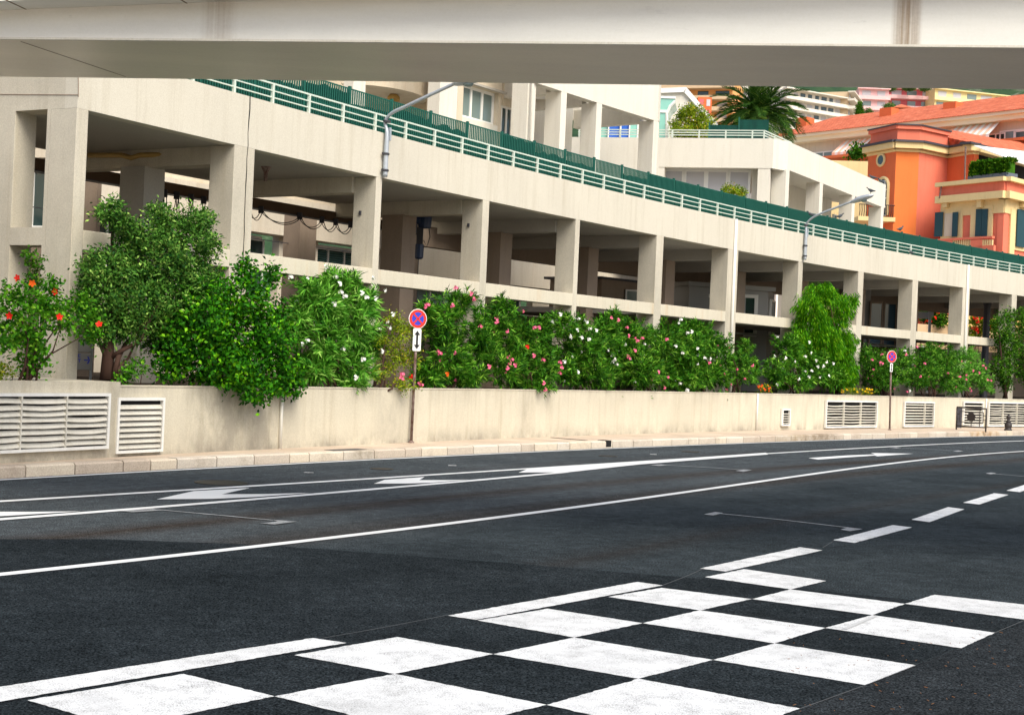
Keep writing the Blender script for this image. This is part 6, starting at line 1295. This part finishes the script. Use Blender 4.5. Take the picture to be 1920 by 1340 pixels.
tplant('cypress', 'small dark cypress above the left end of the long roof', 'tree', [(1612, 210, 6, 12), (1612, 200, 3, 10), (1612, 218, 6, 8)], 240.0, 'broad', 'lf_fic', 40, .22, .13, 46, 3, dep=.8)
tplant('hill_tree', 'round green tree beside the little yellow house', 'tree', [(1668, 204, 10, 8), (1676, 208, 8, 6)], 255.0, 'broad', 'lf_hill', 26, .26, .18, 47, 3, dep=2)
tplant('hill_tree', 'small pale green tree left of the orange chimney', 'tree', [(1629, 212, 5, 6)], 255.0, 'broad', 'lf_hill', 26, .26, .18, 48, 3, dep=2)
for x, sd_, lb_ in ((1640, 1, 'roof garden greenery on top of the pink house'), (1705, 2, 'roof garden greenery on top of the rose red house')): tplant('roof_greenery', lb_, 'plants', [(x, 165, 12, 2), (x + 30, 166, 10, 1.5)], 352.0, 'broad', 'lf_hill', 10, .3, .25, 50 + sd_, 30, dep=2)
# clipped hedge in its box on the villa terrace
hg = thing('villa_hedge', 'clipped box hedge in a grey trough on the villa terrace', 'hedge', (*D(1855, 318, 108.5).xy, z1 if False else ZY(1855, 325, 108.5)))
A, B = D(1819, 314, 110.8), D(1888, 306, 107.9); d = (B - A).xy.normalized(); n_ = Vector((-d.y, d.x)); Lg = (B - A).xy.length; rng = np.random.default_rng(60); k = 3000
zt_, zb3 = ZY(1855, 302, 109), ZY(1855, 326, 109); a_ = rng.random(k) * Lg; f_ = rng.random(k); z_ = zb3 + (zt_ - zb3) * rng.random(k); o_ = np.where(rng.random(k) < .6, rng.random(k) * .15, rng.random(k) * 1.2); z_ = np.where(o_ > .2, zt_ + rng.normal(0, .05, k), z_)
pos = np.stack([A.x + d.x * a_ + n_.x * o_, A.y + d.y * a_ + n_.y * o_, z_], 1); dr = unit(rng.normal(size=(k, 3)) + np.array([0, -.6, .6])); V, Fc = leaves(pos, dr, unit(rng.normal(size=(k, 3))), np.full(k, .32), np.full(k, .22)); np_obj('foliage', V, Fc, M['lf_fic'], hg)
MB().obox(A, d, .1, Lg - .1, .1, 1.1, zb3, zt_ - .12).build('inner_growth', M['lf_fic'], hg)
MB().obox(A, d, -.1, Lg + .1, -.1, 1.2, zb3 - .75, zb3).build('trough', mat('grey_trough', (.10, .12, .16), .7), hg)
# palm
pm = D(1424, 210, 64.5); pt = thing('palm_tree', 'large date palm on the roof garden with drooping dark fronds', 'palm tree', (pm.x, pm.y, zT1 - .5)); rng = np.random.default_rng(77)
m = MB(); ns = 12
m.lathe((pm.x, pm.y, zT1 - .5), [(.42, 0), (.36, .3), (.40, .6), (.36, .8), (.44, pm.z - zT1 + .3), (.3, pm.z - zT1 + .6)], ns); m.build('trunk', M['bark'], pt)
for i in range(64):
    az = i * 2.39996 + rng.normal(0, .1); el = math.radians(80 - 105 * (i / 63.0) ** .8) ; Lf = rng.uniform(1.9, 2.35) * (0.9 if el > .9 else 1.0)
    h = np.array([math.cos(az), math.sin(az), 0]); p = np.array([pm.x, pm.y, pm.z]) + h * .15; d0 = h * math.cos(el) + np.array([0, 0, math.sin(el)]); pts = [p.copy()]; dd_ = d0.copy(); n = 14
    for s in range(n): dd_ = unit(dd_ + np.array([0, 0, -.055 - .05 * s / n])); pts.append(pts[-1] + dd_ * Lf / n)
    pts = np.array(pts); tg = unit(np.diff(pts, axis=0)); nl = 3; P2, D2, U2, LL, WW = [], [], [], [], []
    for s in range(1, n):
        sd2 = unit(np.cross(tg[s], np.array([0, 0, 1.0])) + 1e-6); upn = np.cross(sd2, tg[s])
        for q in range(nl):
            b = pts[s] + tg[s] * Lf / n * q / nl
            for sg in (-1, 1): P2.append(b); D2.append(unit(sd2 * sg * .8 + tg[s] * .75 + upn * .28 + rng.normal(0, .07, 3))); U2.append(upn); LL.append(.50 * math.sin(math.pi * (.14 + .80 * s / n)) + .06); WW.append(.036)
    V, Fc = leaves(np.array(P2), np.array(D2), np.array(U2), np.array(LL), np.array(WW), .05, .12)
    fo = np_obj('frond', V, Fc, M['lf_palm'], pt)
    MB().tube([Vector(q) for q in pts[::2]], [.03 - .003 * k for k in range(len(pts[::2]))], 4).build('rachis', M['lf_palm'], fo)
# fallen twigs on the near road
m = MB(); rng = np.random.default_rng(5)
for k in range(70):
    x, y = rng.uniform(1480, 1915), rng.uniform(1165, 1335); p = G(x, y, 0); a = rng.uniform(0, 6.28); l = rng.uniform(.01, .03); m.tube([(p[0], p[1], .010), (p[0] + l * math.cos(a), p[1] + l * math.sin(a), .014)], .0018, 4)
o = m.build('fallen_twigs', mat('dry_twig', (.20, .09, .03), .9)); tag(o, 'scattered brown twigs and leaf bits on the near right asphalt', 'litter', kind='stuff')
